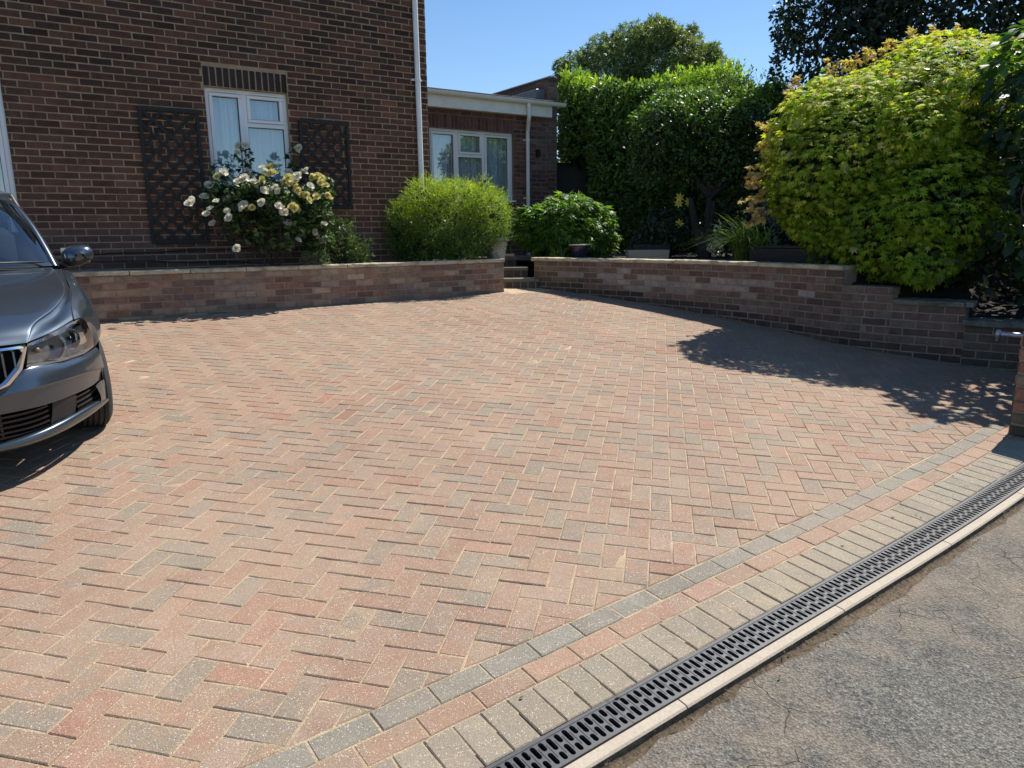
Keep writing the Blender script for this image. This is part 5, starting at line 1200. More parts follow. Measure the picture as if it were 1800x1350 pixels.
# --- garden things behind the walls
def blade(m, base, d, L, w_, arch, col, n=7):
    base = Vector(base); d = Vector((d[0], d[1], 0)).normalized(); s = Vector((-d[1], d[0], 0)); vs = []
    for i in range(n+1):
        u = i/n; p = base+d*(L*arch*u*u)+Vector((0, 0, L*(u-arch*0.95*u*u))); ww = w_*(1-u)**0.6*min(1, 0.4+u*4)
        vs += [p-s*ww, p+s*ww+Vector((0, 0, 0.0))]
    m.add([tuple(v) for v in vs], [(2*i, 2*i+1, 2*i+3, 2*i+2) for i in range(n)], col)
def extras():
    r = random.Random(12)
    # trellis panels
    for lab, s0, s1, z0, z1 in (('taller dark wooden trellis panel on the brick wall left of the white window', -3.712, -3.062, 1.535, 3.08), ('shorter dark wooden trellis panel right of the white window', -1.868, -1.206, 1.955, 3.068)):
        t = thing('trellis_panel', (HC[0]+HU[0]*(s0+s1)/2, HC[1]+HU[1]*(s0+s1)/2, z0), lab, 'trellis', 'trellis panels either side of the window')
        m = MB(); T = 0.045
        for a, b, c, d in ((s0, s1, z1-T, z1), (s0, s1, z0, z0+T), (s0, s0+T*0.8, z0+T, z1-T), (s1-T*0.8, s1, z0+T, z1-T)): wbox(m, HC, HU, HN, a, b, 0.012, 0.045, c, d, 0.003)
        m.build('frame', M['trellis'], t)
        m = MB(); p = 0.128; wd = 0.015
        def strip(c0, sg, o0, o1):
            # line z = c0 + sg*s clipped to the inner frame
            pts = []
            sa, sb = s0+0.01, s1-0.01
            za, zb = z0+0.01, z1-0.01
            lo, hi = sa, sb
            if sg > 0: lo = max(lo, za-c0); hi = min(hi, zb-c0)
            else: lo = max(lo, c0-zb); hi = min(hi, c0-za)
            if hi-lo < 0.03: return
            A = (lo, c0+sg*lo); B_ = (hi, c0+sg*hi); k = wd*0.7071
            off = (-k*sg, k)
            W = lambda s, z, o: (HC[0]+HU[0]*s+HN[0]*o, HC[1]+HU[1]*s+HN[1]*o, z)
            q = [(A[0]+off[0], A[1]+off[1]), (B_[0]+off[0], B_[1]+off[1]), (B_[0]-off[0], B_[1]-off[1]), (A[0]-off[0], A[1]-off[1])]
            m.add([W(x, z, o0) for x, z in q]+[W(x, z, o1) for x, z in q], [(0, 1, 2, 3), (7, 6, 5, 4), (0, 4, 5, 1), (1, 5, 6, 2), (2, 6, 7, 3), (3, 7, 4, 0)])
        c = z0-s1-0.0
        for k in range(40):
            strip(z0-s1+k*0.172, 1, 0.022, 0.030)
            strip(z0+s0+k*0.172, -1, 0.031, 0.039)
        m.build('lattice', M['trellis'], t)
    t = MB(); W = lambda s, z, o: (HC[0]+HU[0]*s+HN[0]*o, HC[1]+HU[1]*s+HN[1]*o, z)
    t.tube([W(-4.9+0.1*i, 1.445+0.006*math.sin(i*0.9)-0.012*math.sin(i*0.23), 0.018) for i in range(24)], 0.008, 6)
    t.tube([W(-4.9+0.1*i, 1.37-0.0035*i+0.006*math.sin(i*0.7), 0.018) for i in range(24)], 0.007, 6)
    props(t.build('cable', M['cable'], smooth=True), 'thin black cables running low along the brick wall behind the car mirror', 'cable')
    # textured square stone pot at the wall end
    t = thing('stone_pot', (-0.2, 10.52, 1.256), 'square pale textured stone pot on the end of the low wall, beside the lime bush', 'plant pot')
    m = MB(); c = Vector((-0.215, 10.56, 0)); R = Matrix.Rotation(R_(28), 3, 'Z'); vs = []
    for h, z in ((0.095, 1.256), (0.125, 1.50), (0.138, 1.505), (0.138, 1.545), (0.118, 1.545), (0.115, 1.50)):
        for a, b in ((-1, -1), (1, -1), (1, 1), (-1, 1)): p = R @ Vector((a*h, b*h, 0)); vs.append((c.x+p.x, c.y+p.y, z))
    m.add(vs, [(l*4+k, l*4+(k+1) % 4, (l+1)*4+(k+1) % 4, (l+1)*4+k) for l in range(5) for k in range(4)]+[(20, 21, 22, 23)]); m.build('pot', M['stonepot'], t)
    t = thing('cactus_dish', (0.0, 11.45, 1.25), 'small cream rectangular dish with a thin upright succulent at the gap in the low wall', 'plant pot')
    m = MB(); m.box((-0.09, 11.40, 1.256), (0.06, 11.50, 1.30), bev=0.006); m.build('dish', M['kerb'], t)
    m = MB(); m.tube([(-0.0, 11.45, 1.29), (0.005, 11.45, 1.36), (0.0, 11.45, 1.42)], [0.013, 0.015, 0.008], 8); m.tube([(0.02, 11.45, 1.30), (0.035, 11.45, 1.335)], [0.012, 0.014], 8); m.tube([(-0.06, 11.45, 1.30), (-0.06, 11.45, 1.335)], [0.010, 0.010], 8); m.build('succulent', M['stem'], t, smooth=True)
    # iris clump
    t = thing('iris_clump', (0.83, 11.45, 1.22), 'small clump of pale green sword leaves beside the dark glazed bowl', 'plant')
    m = MB()
    for i in range(16):
        a = r.uniform(0, 6.28); blade(m, (0.80+r.uniform(-.04, .04), 11.35+r.uniform(-.05, .05), 1.2), (math.cos(a), math.sin(a)), r.uniform(.22, .42), 0.011, r.uniform(.15, .75), jit((0.16, 0.24, 0.07), .2))
    m.build('leaves', M['leaf'], t)
    t = thing('glazed_bowl', (1.08, 11.35, 1.22), 'dark purple glazed bowl with a pale rim behind the low wall', 'bowl')
    m = MB(); m.lathe([(0.10, 1.22), (0.135, 1.30), (0.15, 1.40), (0.148, 1.41), (0.13, 1.40)], (1.07, 11.35, 0), 20); m.build('bowl', simple('purple_glaze', (0.035, 0.03, 0.055), 0.3, coat=0.3), t, smooth=True)
    m = MB(); m.lathe([(0.0, 1.435), (0.17, 1.435), (0.178, 1.425), (0.17, 1.412), (0.0, 1.412)], (1.07, 11.35, 0), 28); m.build('rim', M['kerb'], t)
    # concrete troughs
    for lab, x0, x1, y0, y1, z0, z1, mt in (('low grey concrete trough on the soil behind the right wall', 1.69, 2.28, 10.5, 10.8, 1.22, 1.352, 'kerb'), ('dark low trough behind the grey concrete trough', 1.86, 2.42, 11.1, 11.4, 1.22, 1.42, 'planter')):
        t = thing('trough', ((x0+x1)/2, (y0+y1)/2, z0), lab, 'planter'); m = MB()
        vs = []
        for ins, z in ((0.015, z0), (0.0, z1), (0.025, z1), (0.03, z1-0.04)): vs += [(x0+ins, y0+ins, z), (x1-ins, y0+ins, z), (x1-ins, y1-ins, z), (x0+ins, y1-ins, z)]
        m.add(vs, [(l*4+k, l*4+(k+1) % 4, (l+1)*4+(k+1) % 4, (l+1)*4+k) for l in range(3) for k in range(4)]); m.build('trough_shell', M[mt], t)
        q = MB(); q.add([(x0+.03, y0+.03, z1-.03), (x1-.03, y0+.03, z1-.03), (x1-.03, y1-.03, z1-.03), (x0+.03, y1-.03, z1-.03)], [(0, 1, 2, 3)]); q.build('compost', M['soil'], t)
    # black planter with arching grass
    t = thing('black_planter', (3.35, 8.95, 1.2), 'long black planter box behind the right wall, half hidden by the maple', 'planter')
    d = (0.60, -0.80); n = (-0.80, -0.60); m = MB(); C0 = (2.98, 9.15)
    wbox(m, C0, d, n, 0, 1.05, -0.28, 0.0, 1.2, 1.40, 0.006); wbox(m, C0, d, n, -0.01, 1.06, -0.29, 0.012, 1.401, 1.43, 0.005); m.build('box', M['planter'], t)
    t = thing('ornamental_grass', (2.95, 9.35, 1.2), 'arching clump of long green grass blades hanging over the right wall, left of the maple', 'ornamental grass')
    m = MB()
    for i in range(280):
        a = r.gauss(math.pi*1.02, 0.85); b = (3.05+r.uniform(-.2, .25), 9.34+r.uniform(-.14, .14), 1.24)
        blade(m, b, (math.cos(a), math.sin(a)), r.uniform(.55, 1.0), 0.0095, r.uniform(.4, .9), jit(random.choice([(0.17, 0.27, 0.06), (0.24, 0.35, 0.09), (0.12, 0.20, 0.05)]), .2))
    m.build('blades', M['leaf'], t)
    t = thing('silver_plant', (2.75, 9.75, 1.22), 'slender silvery plant behind the ornamental grass', 'plant')
    P, Nn, Dp = sample([(2.76, 9.8, 1.58, .05, .05, .16), (2.74, 9.8, 1.4, .1, .08, .1)], 130, seed=97); leaf_mesh('leaves', P, Nn, M['leaf'], t, 0.05, LEAF1, palette(len(P), [(0.42, 0.44, 0.40)], [1]))
    branches('stems', (2.75, 9.8, 1.2), [(2.77, 9.8, 1.7), (2.7, 9.8, 1.5)], 0.005, M['stem'], t)
    # yellow star flowers
    t = thing('flowering_plant', (2.55, 11.5, 1.2), 'dark leafy plant with four yellow star-shaped flowers left of the tree trunk', 'plant')
    P, Nn, Dp = sample([(2.45, 11.5, 1.65, .42, .3, .42), (2.2, 11.6, 1.45, .3, .3, .25)], 1500, seed=98, inner=.3); leaf_mesh('foliage', P, Nn, M['leaf_dark'], t, 0.08, LEAF2, palette(len(P), [(0.02, 0.038, 0.018), (0.035, 0.06, 0.025)], [2, 1]))
    f0 = None
    for (x, y, z) in ((2.575, 11.3, 2.115), (2.565, 11.3, 2.03), (2.71, 11.32, 2.05), (2.585, 11.28, 1.73)):
        if f0 is None:
            m = MB()
            for i in range(7):
                a = 2*math.pi*i/7; p = Vector((math.cos(a), math.sin(a), 0)); s = Vector((-math.sin(a), math.cos(a), 0))
                m.add([(0, 0, 0), tuple(p*.03+s*.012+Vector((0, 0, .004))), tuple(p*.062), tuple(p*.03-s*.012+Vector((0, 0, .004)))], [(0, 1, 2, 3)], (0.80, 0.68, 0.10))
            f0 = o = m.build('flower', M['petal'])
        else: o = f0.copy(); COL.objects.link(o)
        attach(o, t); o.scale = (1.3, 1.3, 1.3); o.location = (x, y, z); o.rotation_euler = (R_(80+r.uniform(-15, 15)), r.uniform(0, 3), r.uniform(-.3, .3))
    # fence at the back
    t = thing('wooden_fence', (5.0, 16.3, 1.2), 'weathered grey vertical board fence glimpsed through the tree branches', 'fence'); m = MB()
    for k in range(75): m.box((1.9+k*0.12, 16.5-0.012*k+0.004*(k % 2), 1.1), (2.015+k*0.12, 16.52-0.012*k+0.004*(k % 2), 2.92+0.01*math.sin(k*3)), bev=0.003)
    m.build('boards', M['fence'], t)
    for z in (1.4, 2.1, 2.75): m = MB(); m.tube([(1.9, 16.56, z), (10.9, 15.68, z)], 0.03, 4); m.build('rail', M['fence'], t)
    # dark understorey between trunk and evergreen
    t = thing('understorey_shrub', (4.0, 11.2, 1.2), 'dense dark shrub under the trees between the trunk and the maple', 'shrub')
    P, Nn, Dp = sample([(3.9, 11.3, 1.75, .75, .5, .6), (4.9, 10.9, 1.9, .9, .6, .8), (6.2, 10.0, 1.8, 1.2, .8, .9), (6.6, 8.6, 1.7, 1.2, 1.0, .9), (3.3, 11.9, 1.5, .5, .4, .4), (5.1, 7.7, 1.25, .75, .55, .5), (5.7, 6.9, 1.1, .7, .5, .45)], 13000, seed=99, inner=.2, thick=.08)
    leaf_mesh('foliage', P, Nn, M['leaf_dark'], t, 0.10, LEAF2, palette(len(P), [(0.018, 0.032, 0.015), (0.028, 0.046, 0.02)], [2, 1])); branches('stems', (4.6, 10.8, 1.2), [(4, 11.2, 2), (5, 10.9, 2.3), (6.2, 10, 2), (6.6, 8.8, 2.0)], .02, M['bark'], t)
extras()
def litter():
    r = random.Random(44); pts = []
    for i in range(150):
        if i < 60: sv = r.uniform(0, 4.2); x, y, z = BP(sv, r.choice([r.uniform(0.56, 0.66), r.uniform(0.2, 0.5)]), 0.006 if i % 2 else -0.004)
        else:
            q = r.uniform(3.2, 7.2); x, y = WRp(q); n = WRn(q); o = abs(r.gauss(0.02, 0.35))+0.02; x += n[0]*o; y += n[1]*o; z = gz(x, y)+0.006
        pts.append((x, y, z))
    n = len(pts); o = leaf_mesh('leaf_litter', np.array(pts), np.tile([0.5, 0.5, 0], (n, 1)), M['petal'], None, 0.017, LEAF1, palette(n, [(0.12, 0.075, 0.035), (0.08, 0.055, 0.03), (0.13, 0.11, 0.05)], [1, 1, 1]), facing=(0, 1, .12), tip=(.3, 0, 1), svar=.5)
    props(o, 'small scattered dry leaves on the paving and along the road edge', 'leaf litter', kind='stuff')
litter()
def back_hedge():
    t = thing('boundary_hedge', (5, 20, 0.8), 'long dark hedge closing the garden behind the fence', 'hedge')
    P, N, d = sample_box(0, 18, 0, 1.5, 0.0, 2.6, 15000, 58, u=(0.995, -0.1), org=(-3.5, 20.5)); P[:, 2] += 0.8
    leaf_mesh('foliage', P, N, M['leaf_dark'], t, 0.24, LEAF2, palette(len(P), [(0.03, 0.055, 0.02), (0.045, 0.075, 0.025)], [1, 1]), seed=23)
    P, N, d = sample_box(0.2, 17.8, 0.3, 1.2, 0.0, 2.4, 5000, 59, depth=.4, u=(0.995, -0.1), org=(-3.5, 20.5)); P[:, 2] += 0.8
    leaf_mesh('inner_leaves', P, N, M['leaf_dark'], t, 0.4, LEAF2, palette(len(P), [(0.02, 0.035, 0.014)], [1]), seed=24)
back_hedge()

# ------------------------------------------------------------------ the car (front towards the camera)
def cr(p0, p1, p2, p3, t): return 0.5*((2*p1)+(-p0+p2)*t+(2*p0-5*p1+4*p2-p3)*t*t+(-p0+3*p1-3*p2+p3)*t**3)
def cr_line(pts, k):
    P = [np.array(p, float) for p in pts]; P = [2*P[0]-P[1]]+P+[2*P[-1]-P[-2]]; out = []
    for i in range(1, len(P)-2):
        for j in range(k): out.append(cr(P[i-1], P[i], P[i+1], P[i+2], j/k))
    out.append(P[-2]); return out
def patch(m, grid, ku=5, kv=5, mirror=True, flip=False, both=False):
    rows = [cr_line(r, kv) for r in grid]; cols = list(zip(*rows)); S = [cr_line(c, ku) for c in cols]
    S = list(zip(*S)); nr, nc = len(S), len(S[0])
    for sg in ((1, -1) if mirror else (1,)):
        vs = [(sg*p[0], p[1], p[2]) for r in S for p in r]
        fs = [(i*nc+j, i*nc+j+1, (i+1)*nc+j+1, (i+1)*nc+j) for i in range(nr-1) for j in range(nc-1)]
        if (sg < 0) != flip: fs = [f[::-1] for f in fs]
        m.add(vs, fs)
def solidify(o, th):
    md = o.modifiers.new('thick', 'SOLIDIFY'); md.thickness = th; md.offset = -1
def car():
    th_ = -0.9104; o_ = Vector((-3.316, 4.103, gz(-3.316, 4.103)-0.004)); h = Vector((math.cos(th_), math.sin(th_), 0)); h = (h-NV*h.dot(NV)).normalized(); l = NV.cross(h)
    xf = lambda p: tuple(o_+l*p[0]+h*p[1]+NV*p[2])
    t = thing('parked_car', tuple(o_), 'dark grey metallic hatchback car with clear headlights, only its front corner in the photo', 'car')
    def B(m, name, mat, par=t, smooth=True, ang=None):
        if name in ('windscreen_pillar', 'intake_panel', 'front_wing', 'body_side', 'side_window', 'door_pillar', 'wheel_arch', 'shut_line', 'screen_seal', 'intake_slats'):
            o = None
            for sg in (1, -1):
                k = MB(); fs = [f for f in m.f if sg*sum(m.v[i][0] for i in f) > 0]; us = sorted({i for f in fs for i in f}); ix = {a: b for b, a in enumerate(us)}
                k.add([m.v[i] for i in us], [tuple(ix[i] for i in f) for f in fs]); o = k.build(name, mat, par, smooth=smooth, xf=xf)
            return o
        o = m.build(name, mat, par, smooth=smooth, xf=xf)
        if ang: smooth_by_angle(o, ang)
        return o
    # ---- hood
    m = MB()
    patch(m, [[(0, .872, .752), (.20, .862, .750), (.395, .805, .741), (.412, .786, .741), (.535, .665, .758), (.658, .495, .784)],
              [(0, .840, .778), (.20, .825, .776), (.412, .748, .769), (.432, .730, .763), (.55, .610, .779), (.662, .455, .804)],
              [(0, .740, .826), (.20, .725, .824), (.445, .650, .814), (.468, .632, .801), (.57, .510, .803), (.674, .365, .838)],
              [(0, .50, .884), (.20, .49, .884), (.560, .440, .858), (.582, .424, .842), (.64, .340, .848), (.686, .270, .868)],
              [(0, .20, .928), (.20, .20, .928), (.640, .200, .909), (.658, .188, .894), (.68, .150, .894), (.702, .120, .897)],
              [(0, -.12, .963), (.20, -.12, .963), (.655, -.12, .950), (.672, -.13, .939), (.70, -.16, .932), (.722, -.20, .928)],
              [(0, -.36, .985), (.20, -.37, .984), (.660, -.46, .970), (.676, -.47, .962), (.71, -.50, .955), (.741, -.53, .948)]], 7, 7, flip=True)
    B(m, 'bonnet', M['paint'])
    m = MB()                                                       # dark shut line between bonnet and wing
    for sg in (1, -1): m.tube([(sg*x, y, z-.007) for x, y, z in cr_line([(.664, .492, .783), (.670, .41, .820), (.681, .318, .853), (.704, .155, .890), (.712, .05, .905), (.728, -.20, .928), (.747, -.54, .947)], 5)], .006, 6)
    B(m, 'shut_line', M['dark'])
    # ---- front wings
    m = MB()
    patch(m, [[(.668, .488, .783), (.705, .452, .780), (.738, .375, .735), (.764, .300, .650), (.778, .290, .575)],
              [(.676, .37, .836), (.725, .33, .818), (.775, .27, .755), (.805, .235, .665), (.808, .235, .600)],
              [(.706, .19, .884), (.760, .16, .862), (.812, .12, .785), (.842, .10, .690), (.846, .10, .640)],
              [(.722, -.02, .917), (.782, -.05, .892), (.834, -.09, .800), (.860, -.10, .700), (.858, -.10, .650)],
              [(.738, -.28, .934), (.800, -.32, .905), (.848, -.36, .810), (.868, -.38, .700), (.872, -.34, .45)],
              [(.754, -.55, .946), (.812, -.62, .915), (.856, -.70, .820), (.872, -.74, .700), (.874, -.74, .30)]], 6, 6, flip=True)
    B(m, 'front_wing', M['paint'])
    m = MB()                                                       # lower skirt of the wing around the wheel arch, liner behind it
    for sg in (1, -1):
        vs = []; N_ = 20
        for i in range(N_+1):
            a = math.pi*i/N_; cy, cz = 0.345*math.cos(a), 0.345*math.sin(a)
            vs += [(sg*(.846-0.07*max(0, math.cos(a))), cy, .305+cz), (sg*.70, cy*1.0, .305+cz), (sg*(.850-0.07*max(0, math.cos(a))), cy*1.05, .305+cz*1.05)]
        f = []
        for i in range(N_): f += [(3*i, 3*i+3, 3*i+4, 3*i+1), (3*i+2, 3*i+5, 3*i+3, 3*i)]
        m.add(vs, f)
    B(m, 'wheel_arch', M['carblack'])
    # ---- bumper
    colx = [0, .22, .385, .525, .650, .735, .780, .806]; coly = [.905, .892, .842, .738, .590, .455, .365, .300]
    def row(z, ins, dz=None):
        out = []
        for i, (x, y) in enumerate(zip(colx, coly)):
            zz = z[i] if isinstance(z, (list, tuple)) else z; k = i/7; q = ins[i] if isinstance(ins, (list, tuple)) else ins
            out.append((x-q*0.55*k, y-q*(1-0.45*k), zz))
        return out
    m = MB()
    patch(m, [row([.525, .535, .604, .592, .578, .568, .566, .565], .052), row([.517, .525, .592, .582, .570, .561, .560, .560], .040),
              row([.510, .514, .556, .553, .546, .539, .536, .535], .018), row([.501, .503, .514, .510, .497, .478, .463, .453], 0.002), row([.496, .498, .505, .501, .487, .467, .452, .442], 0.0), row([.489, .491, .497, .493, .478, .458, .444, .434], 0.010),
              row([.44, .44, .440, .436, .425, .412, .405, .40], 0.018), row([.404, .404, .402, .398, .390, .382, .378, .372], 0.022), row([.398, .398, .395, .390, .382, .374, .372, .366], 0.034)], 4, 6)
    # outer end of the bumper beside the intake
    patch(m, [[(.728, .448, .372), (.765, .385, .380), (.792, .325, .372)], [(.742, .438, .330), (.775, .375, .330), (.796, .315, .325)], [(.750, .428, .285), (.780, .362, .275), (.796, .305, .27)], [(.740, .432, .248), (.772, .362, .235), (.790, .300, .23)]], 4, 4)
    patch(m, [row([.248, .252, .266, .278, .284, .276, .262, .25], 0.034), row([.243, .247, .262, .274, .280, .272, .258, .246], .010), row([.228, .230, .240, .250, .252, .246, .240, .232], 0.0), row([.205, .207, .214, .221, .225, .225, .222, .218], .020), row([.185, .187, .193, .2, .206, .21, .21, .208], .075)], 4, 6)
    B(m, 'front_bumper', M['paint'])
    m = MB()                                                       # blanked panel and slats inside the lower intake
    def irow(z, d): return [(x*0.985, y-d, zz) for (x, y, zz) in row(z, 0.0)][:7]
    patch(m, [irow([.400]*8, .085), irow([.24]*8, .085)], 3, 5)
    B(m, 'intake_recess', M['dark'])
    m = MB()
    patch(m, [[(.478, .742, .396), (.545, .682, .388), (.605, .615, .382)], [(.470, .742, .335), (.535, .688, .335), (.600, .622, .335)], [(.452, .755, .272), (.52, .700, .280), (.585, .636, .286)]], 4, 4)
    B(m, 'intake_panel', M['carblack'])
    m = MB()
    for z in (.375, .348, .320, .292, .268):
        for sg in (1, -1):
            for a, b in ((0, .455), (.60, .765)):
                pts = [p for p in cr_line([(x*0.99, y-.045, z+(0.0 if x < .5 else .01)) for x, y in zip(colx, coly)], 6) if a <= p[0] <= b]
                for p, q in zip(pts[:-1], pts[1:]):
                    p_, q_ = (sg*p[0], p[1], p[2]), (sg*q[0], q[1], q[2])
                    vs = [(p_[0], p_[1], p_[2]-.005), (q_[0], q_[1], q_[2]-.005), (q_[0], q_[1], q_[2]+.005), (p_[0], p_[1], p_[2]+.005), (p_[0], p_[1]-.03, p_[2]+.009), (q_[0], q_[1]-.03, q_[2]+.009)]
                    m.add(vs, [(0, 1, 2, 3), (3, 2, 5, 4)])
    for x in (.0, .235, -.235): m.box((x-.006, .76, .25), (x+.006, .838, .40))
    B(m, 'intake_slats', M['gloss_black'], smooth=False)
    # ---- grille
    out = [(0, .886, .742), (.28, .866, .737), (.398, .812, .730), (.402, .808, .716), (.366, .832, .612), (.300, .868, .548), (.24, .884, .530), (0, .900, .522)]
    m = MB()
    for sg in (1, -1):
        c = [Vector((sg*x, y+.004, z)) for x, y, z in out]
        cen = Vector((0, .87, .635))
        inn = [p+(Vector((0, p.y, cen.z))-p)*0.0+Vector((-sg*0.026 if abs(p.x) > .25 else 0, 0, -.022 if p.z > .7 else .018)) for p in c]
        inn[0].x = 0; inn[-1].x = 0
        vs = []
        for p, q in zip(c, inn):
            vs += [tuple(p-Vector((0, .03, 0))), tuple(p), tuple((p+q)/2+Vector((0, .010, 0))), tuple(q), tuple(q-Vector((0, .04, 0)))]
        f = [(5*i+k, 5*i+k+1, 5*i+k+6, 5*i+k+5) for i in range(len(c)-1) for k in range(4)]
        m.add(vs, f if sg > 0 else [x[::-1] for x in f])
    gs = B(m, 'grille_surround', M['chrome'], ang=30)
    m = MB()
    for sg in (1, -1): m.add([(sg*x*0.98, y-.06, z) for x, y, z in out]+[(0, .82, .63)], [((i, i+1, 8) if sg < 0 else (i+1, i, 8)) for i in range(7)])
    B(m, 'grille_back', M['dark'], gs, smooth=False)
    m = MB()
    for i in range(-7, 8):
        x = i*0.0485; ax = abs(x)
        y = .866-0.9*max(0, ax-.2)**2*1.6; zt = .714; zb = .548+max(0, (ax-.26))*0.85
        vs = [(x-.010, y-.045, zb), (x-.004, y+.004, zb+.012), (x+.004, y+.004, zb+.012), (x+.010, y-.045, zb), (x-.010, y-.055, zt), (x-.0045, y-.012, zt-.008), (x+.0045, y-.012, zt-.008), (x+.010, y-.055, zt)]
        m.add(vs, [(0, 1, 5, 4), (1, 2, 6, 5), (2, 3, 7, 6), (4, 5, 6, 7), (3, 2, 1, 0)])
    B(m, 'grille_bars', simple('bar_metal', (0.16, 0.16, 0.165), 0.25, 0.8, 0.05), gs, smooth=False)
    # ---- headlights
    hl_top = [(.410, .792, .733), (.475, .728, .743), (.560, .630, .760), (.650, .505, .777), (.706, .442, .782)]
    hl_bot = [(.388, .800, .612), (.470, .742, .600), (.575, .650, .590), (.690, .490, .580), (.772, .300, .578)]
    def lerp3(a, b, u): return tuple(a[i]*(1-u)+b[i]*u for i in range(3))
    for sg in (1, -1):
        rows = []
        for u in (0.0, .2, .5, .8, 1.0):
            bul = 0.022*math.sin(math.pi*u)
            rows.append([(p[0]+bul*0.5*(k/4), p[1]+bul*(1.1-0.2*k/4), p[2]) for k, p in enumerate([lerp3(a, b, u) for a, b in zip(hl_top, hl_bot)])])
        m = MB(); g = [[(sg*x, y, z) for x, y, z in r] for r in rows]; patch(m, g, 4, 5, mirror=False, flip=(sg < 0))
        lens = B(m, 'headlight', M['lens'])
        m = MB()
        bk = [[(sg*x*0.985, y-.075, z) for x, y, z in r] for r in rows]; patch(m, bk, 3, 4, mirror=False, flip=(sg < 0))
        # side walls of the housing
        edge = [rows[0][k] for k in range(5)]+[rows[k][4] for k in range(1, 5)]+[rows[4][k] for k in (3, 2, 1, 0)]+[rows[k][0] for k in (3, 2, 1)]
        E = edge+[edge[0]]; vs = []
        for x, y, z in E: vs += [(sg*x*.998, y-.004, z), (sg*x*.985, y-.078, z)]
        m.add(vs, [(2*i, 2*i+1, 2*i+3, 2*i+2) for i in range(len(E)-1)]); B(m, 'housing', M['lamp_housing'], lens, smooth=False)
        # bright upper trim
        m = MB(); vs = []
        for p, q in zip(hl_top, hl_bot):
            a = lerp3(p, q, .03); b = lerp3(p, q, .20); vs += [(sg*a[0], a[1]-.006, a[2]), (sg*b[0], b[1]-.030, b[2])]
        m.add(vs, [(2*i, 2*i+1, 2*i+3, 2*i+2) for i in range(4)]); B(m, 'trim', M['reflector'], lens, smooth=True)
        m = MB(); vs = []
        for k in range(5):
            a = lerp3(hl_top[4], hl_bot[4], .12+.7*k/4); vs += [(sg*(a[0]-.012), a[1]-.0, a[2]), (sg*(a[0]-.020), a[1]+.012, a[2])]
        m.add(vs, [(2*i, 2*i+1, 2*i+3, 2*i+2) for i in range(4)]); B(m, 'trim', M['chrome'], lens, smooth=True)
        # reflector bowls
        for (cx, cy, cz, r_, nm, ax) in ((.522, .645, .668, .066, 'reflector', (.25, 1, .08)), (.622, .540, .683, .060, 'reflector', (.35, 1, .08))):
            m = MB(); prof = [(r_*1.0, .0), (r_*.96, -.004), (r_*.80, -.028), (r_*.5, -.048), (r_*.2, -.056), (0, -.057)]
            m.lathe(prof, (sg*cx, cy, cz), 24, axis=(sg*ax[0], ax[1], ax[2])); B(m, nm, M['reflector'], lens)
            m = MB(); c = Vector((sg*cx, cy-.03, cz)); d = Vector((sg*ax[0], ax[1], 0)).normalized()
            m.lathe([(.012, -.01), (.012, .018), (.008, .024), (0, .026)], c, 14, axis=tuple(d)); B(m, 'bulb', M['gloss_black'], lens)
        m = MB(); m.lathe([(.016, 0), (.012, .006), (0, .009)], (sg*.452, .715, .675), 14, axis=(sg*.3, 1, 0)); B(m, 'indicator', M['indicator'], lens)
        m = MB(); patch(m, [[(sg*.655, .500, .735), (sg*.69, .455, .738), (sg*.715, .40, .73)], [(sg*.655, .51, .69), (sg*.70, .45, .69), (sg*.735, .36, .685)], [(sg*.66, .50, .635), (sg*.70, .445, .63), (sg*.745, .335, .63)]], 3, 3, mirror=False)
        B(m, 'side_reflector', M['reflector'], lens)
    # ---- windscreen, pillars, roof, mirrors
    wb = [(0, -.385, 1.000), (.25, -.395, .998), (.47, -.43, .990), (.62, -.485, .985), (.705, -.555, .975)]
    wt = [(0, -1.02, 1.405), (.22, -1.025, 1.402), (.40, -1.045, 1.392), (.50, -1.075, 1.380), (.555, -1.115, 1.362)]
    rows = []
    for u in (0, .33, .66, 1): rows.append([tuple(a[i]*(1-u)+b[i]*u+(0, .035*math.sin(math.pi*u), .03*math.sin(math.pi*u))[i] for i in range(3)) for a, b in zip(wb, wt)])
    m = MB(); patch(m, rows, 4, 6, flip=True); ws = B(m, 'windscreen', M['carglass'])
    m = MB(); patch(m, [[(x*1.0, y+.004, z-.004) for x, y, z in wb], [(x, y-.045, z+.012) for x, y, z in wb]], 2, 5); B(m, 'screen_border', M['carblack'], ws)
    P_a = [(.728, -.56, .962), (.700, -.68, 1.075), (.660, -.84, 1.205), (.612, -1.00, 1.310), (.578, -1.12, 1.358), (.568, -1.30, 1.385)]
    m = MB(); 
    for sg in (1, -1):
        ci = cr_line([(x-.020, y-.001, z+.008) for x, y, z in P_a], 5); cm = cr_line([(x-.004, y+.006, z+.012) for x, y, z in P_a], 5); co = cr_line([(x+.024, y-.035, z-.004) for x, y, z in P_a], 5); cc = cr_line([(x+.022, y-.05, z-.03) for x, y, z in P_a], 5)
        vs = []
        for a, b, c, d in zip(ci, cm, co, cc): vs += [(sg*a[0], a[1], a[2]), (sg*b[0], b[1], b[2]), (sg*c[0], c[1], c[2]), (sg*d[0], d[1], d[2])]
        f = [(4*i+k, 4*i+k+1, 4*i+k+5, 4*i+k+4) for i in range(len(ci)-1) for k in range(3)]; m.add(vs, f if sg < 0 else [x[::-1] for x in f])
    B(m, 'windscreen_pillar', M['paint'])
    m = MB(); 
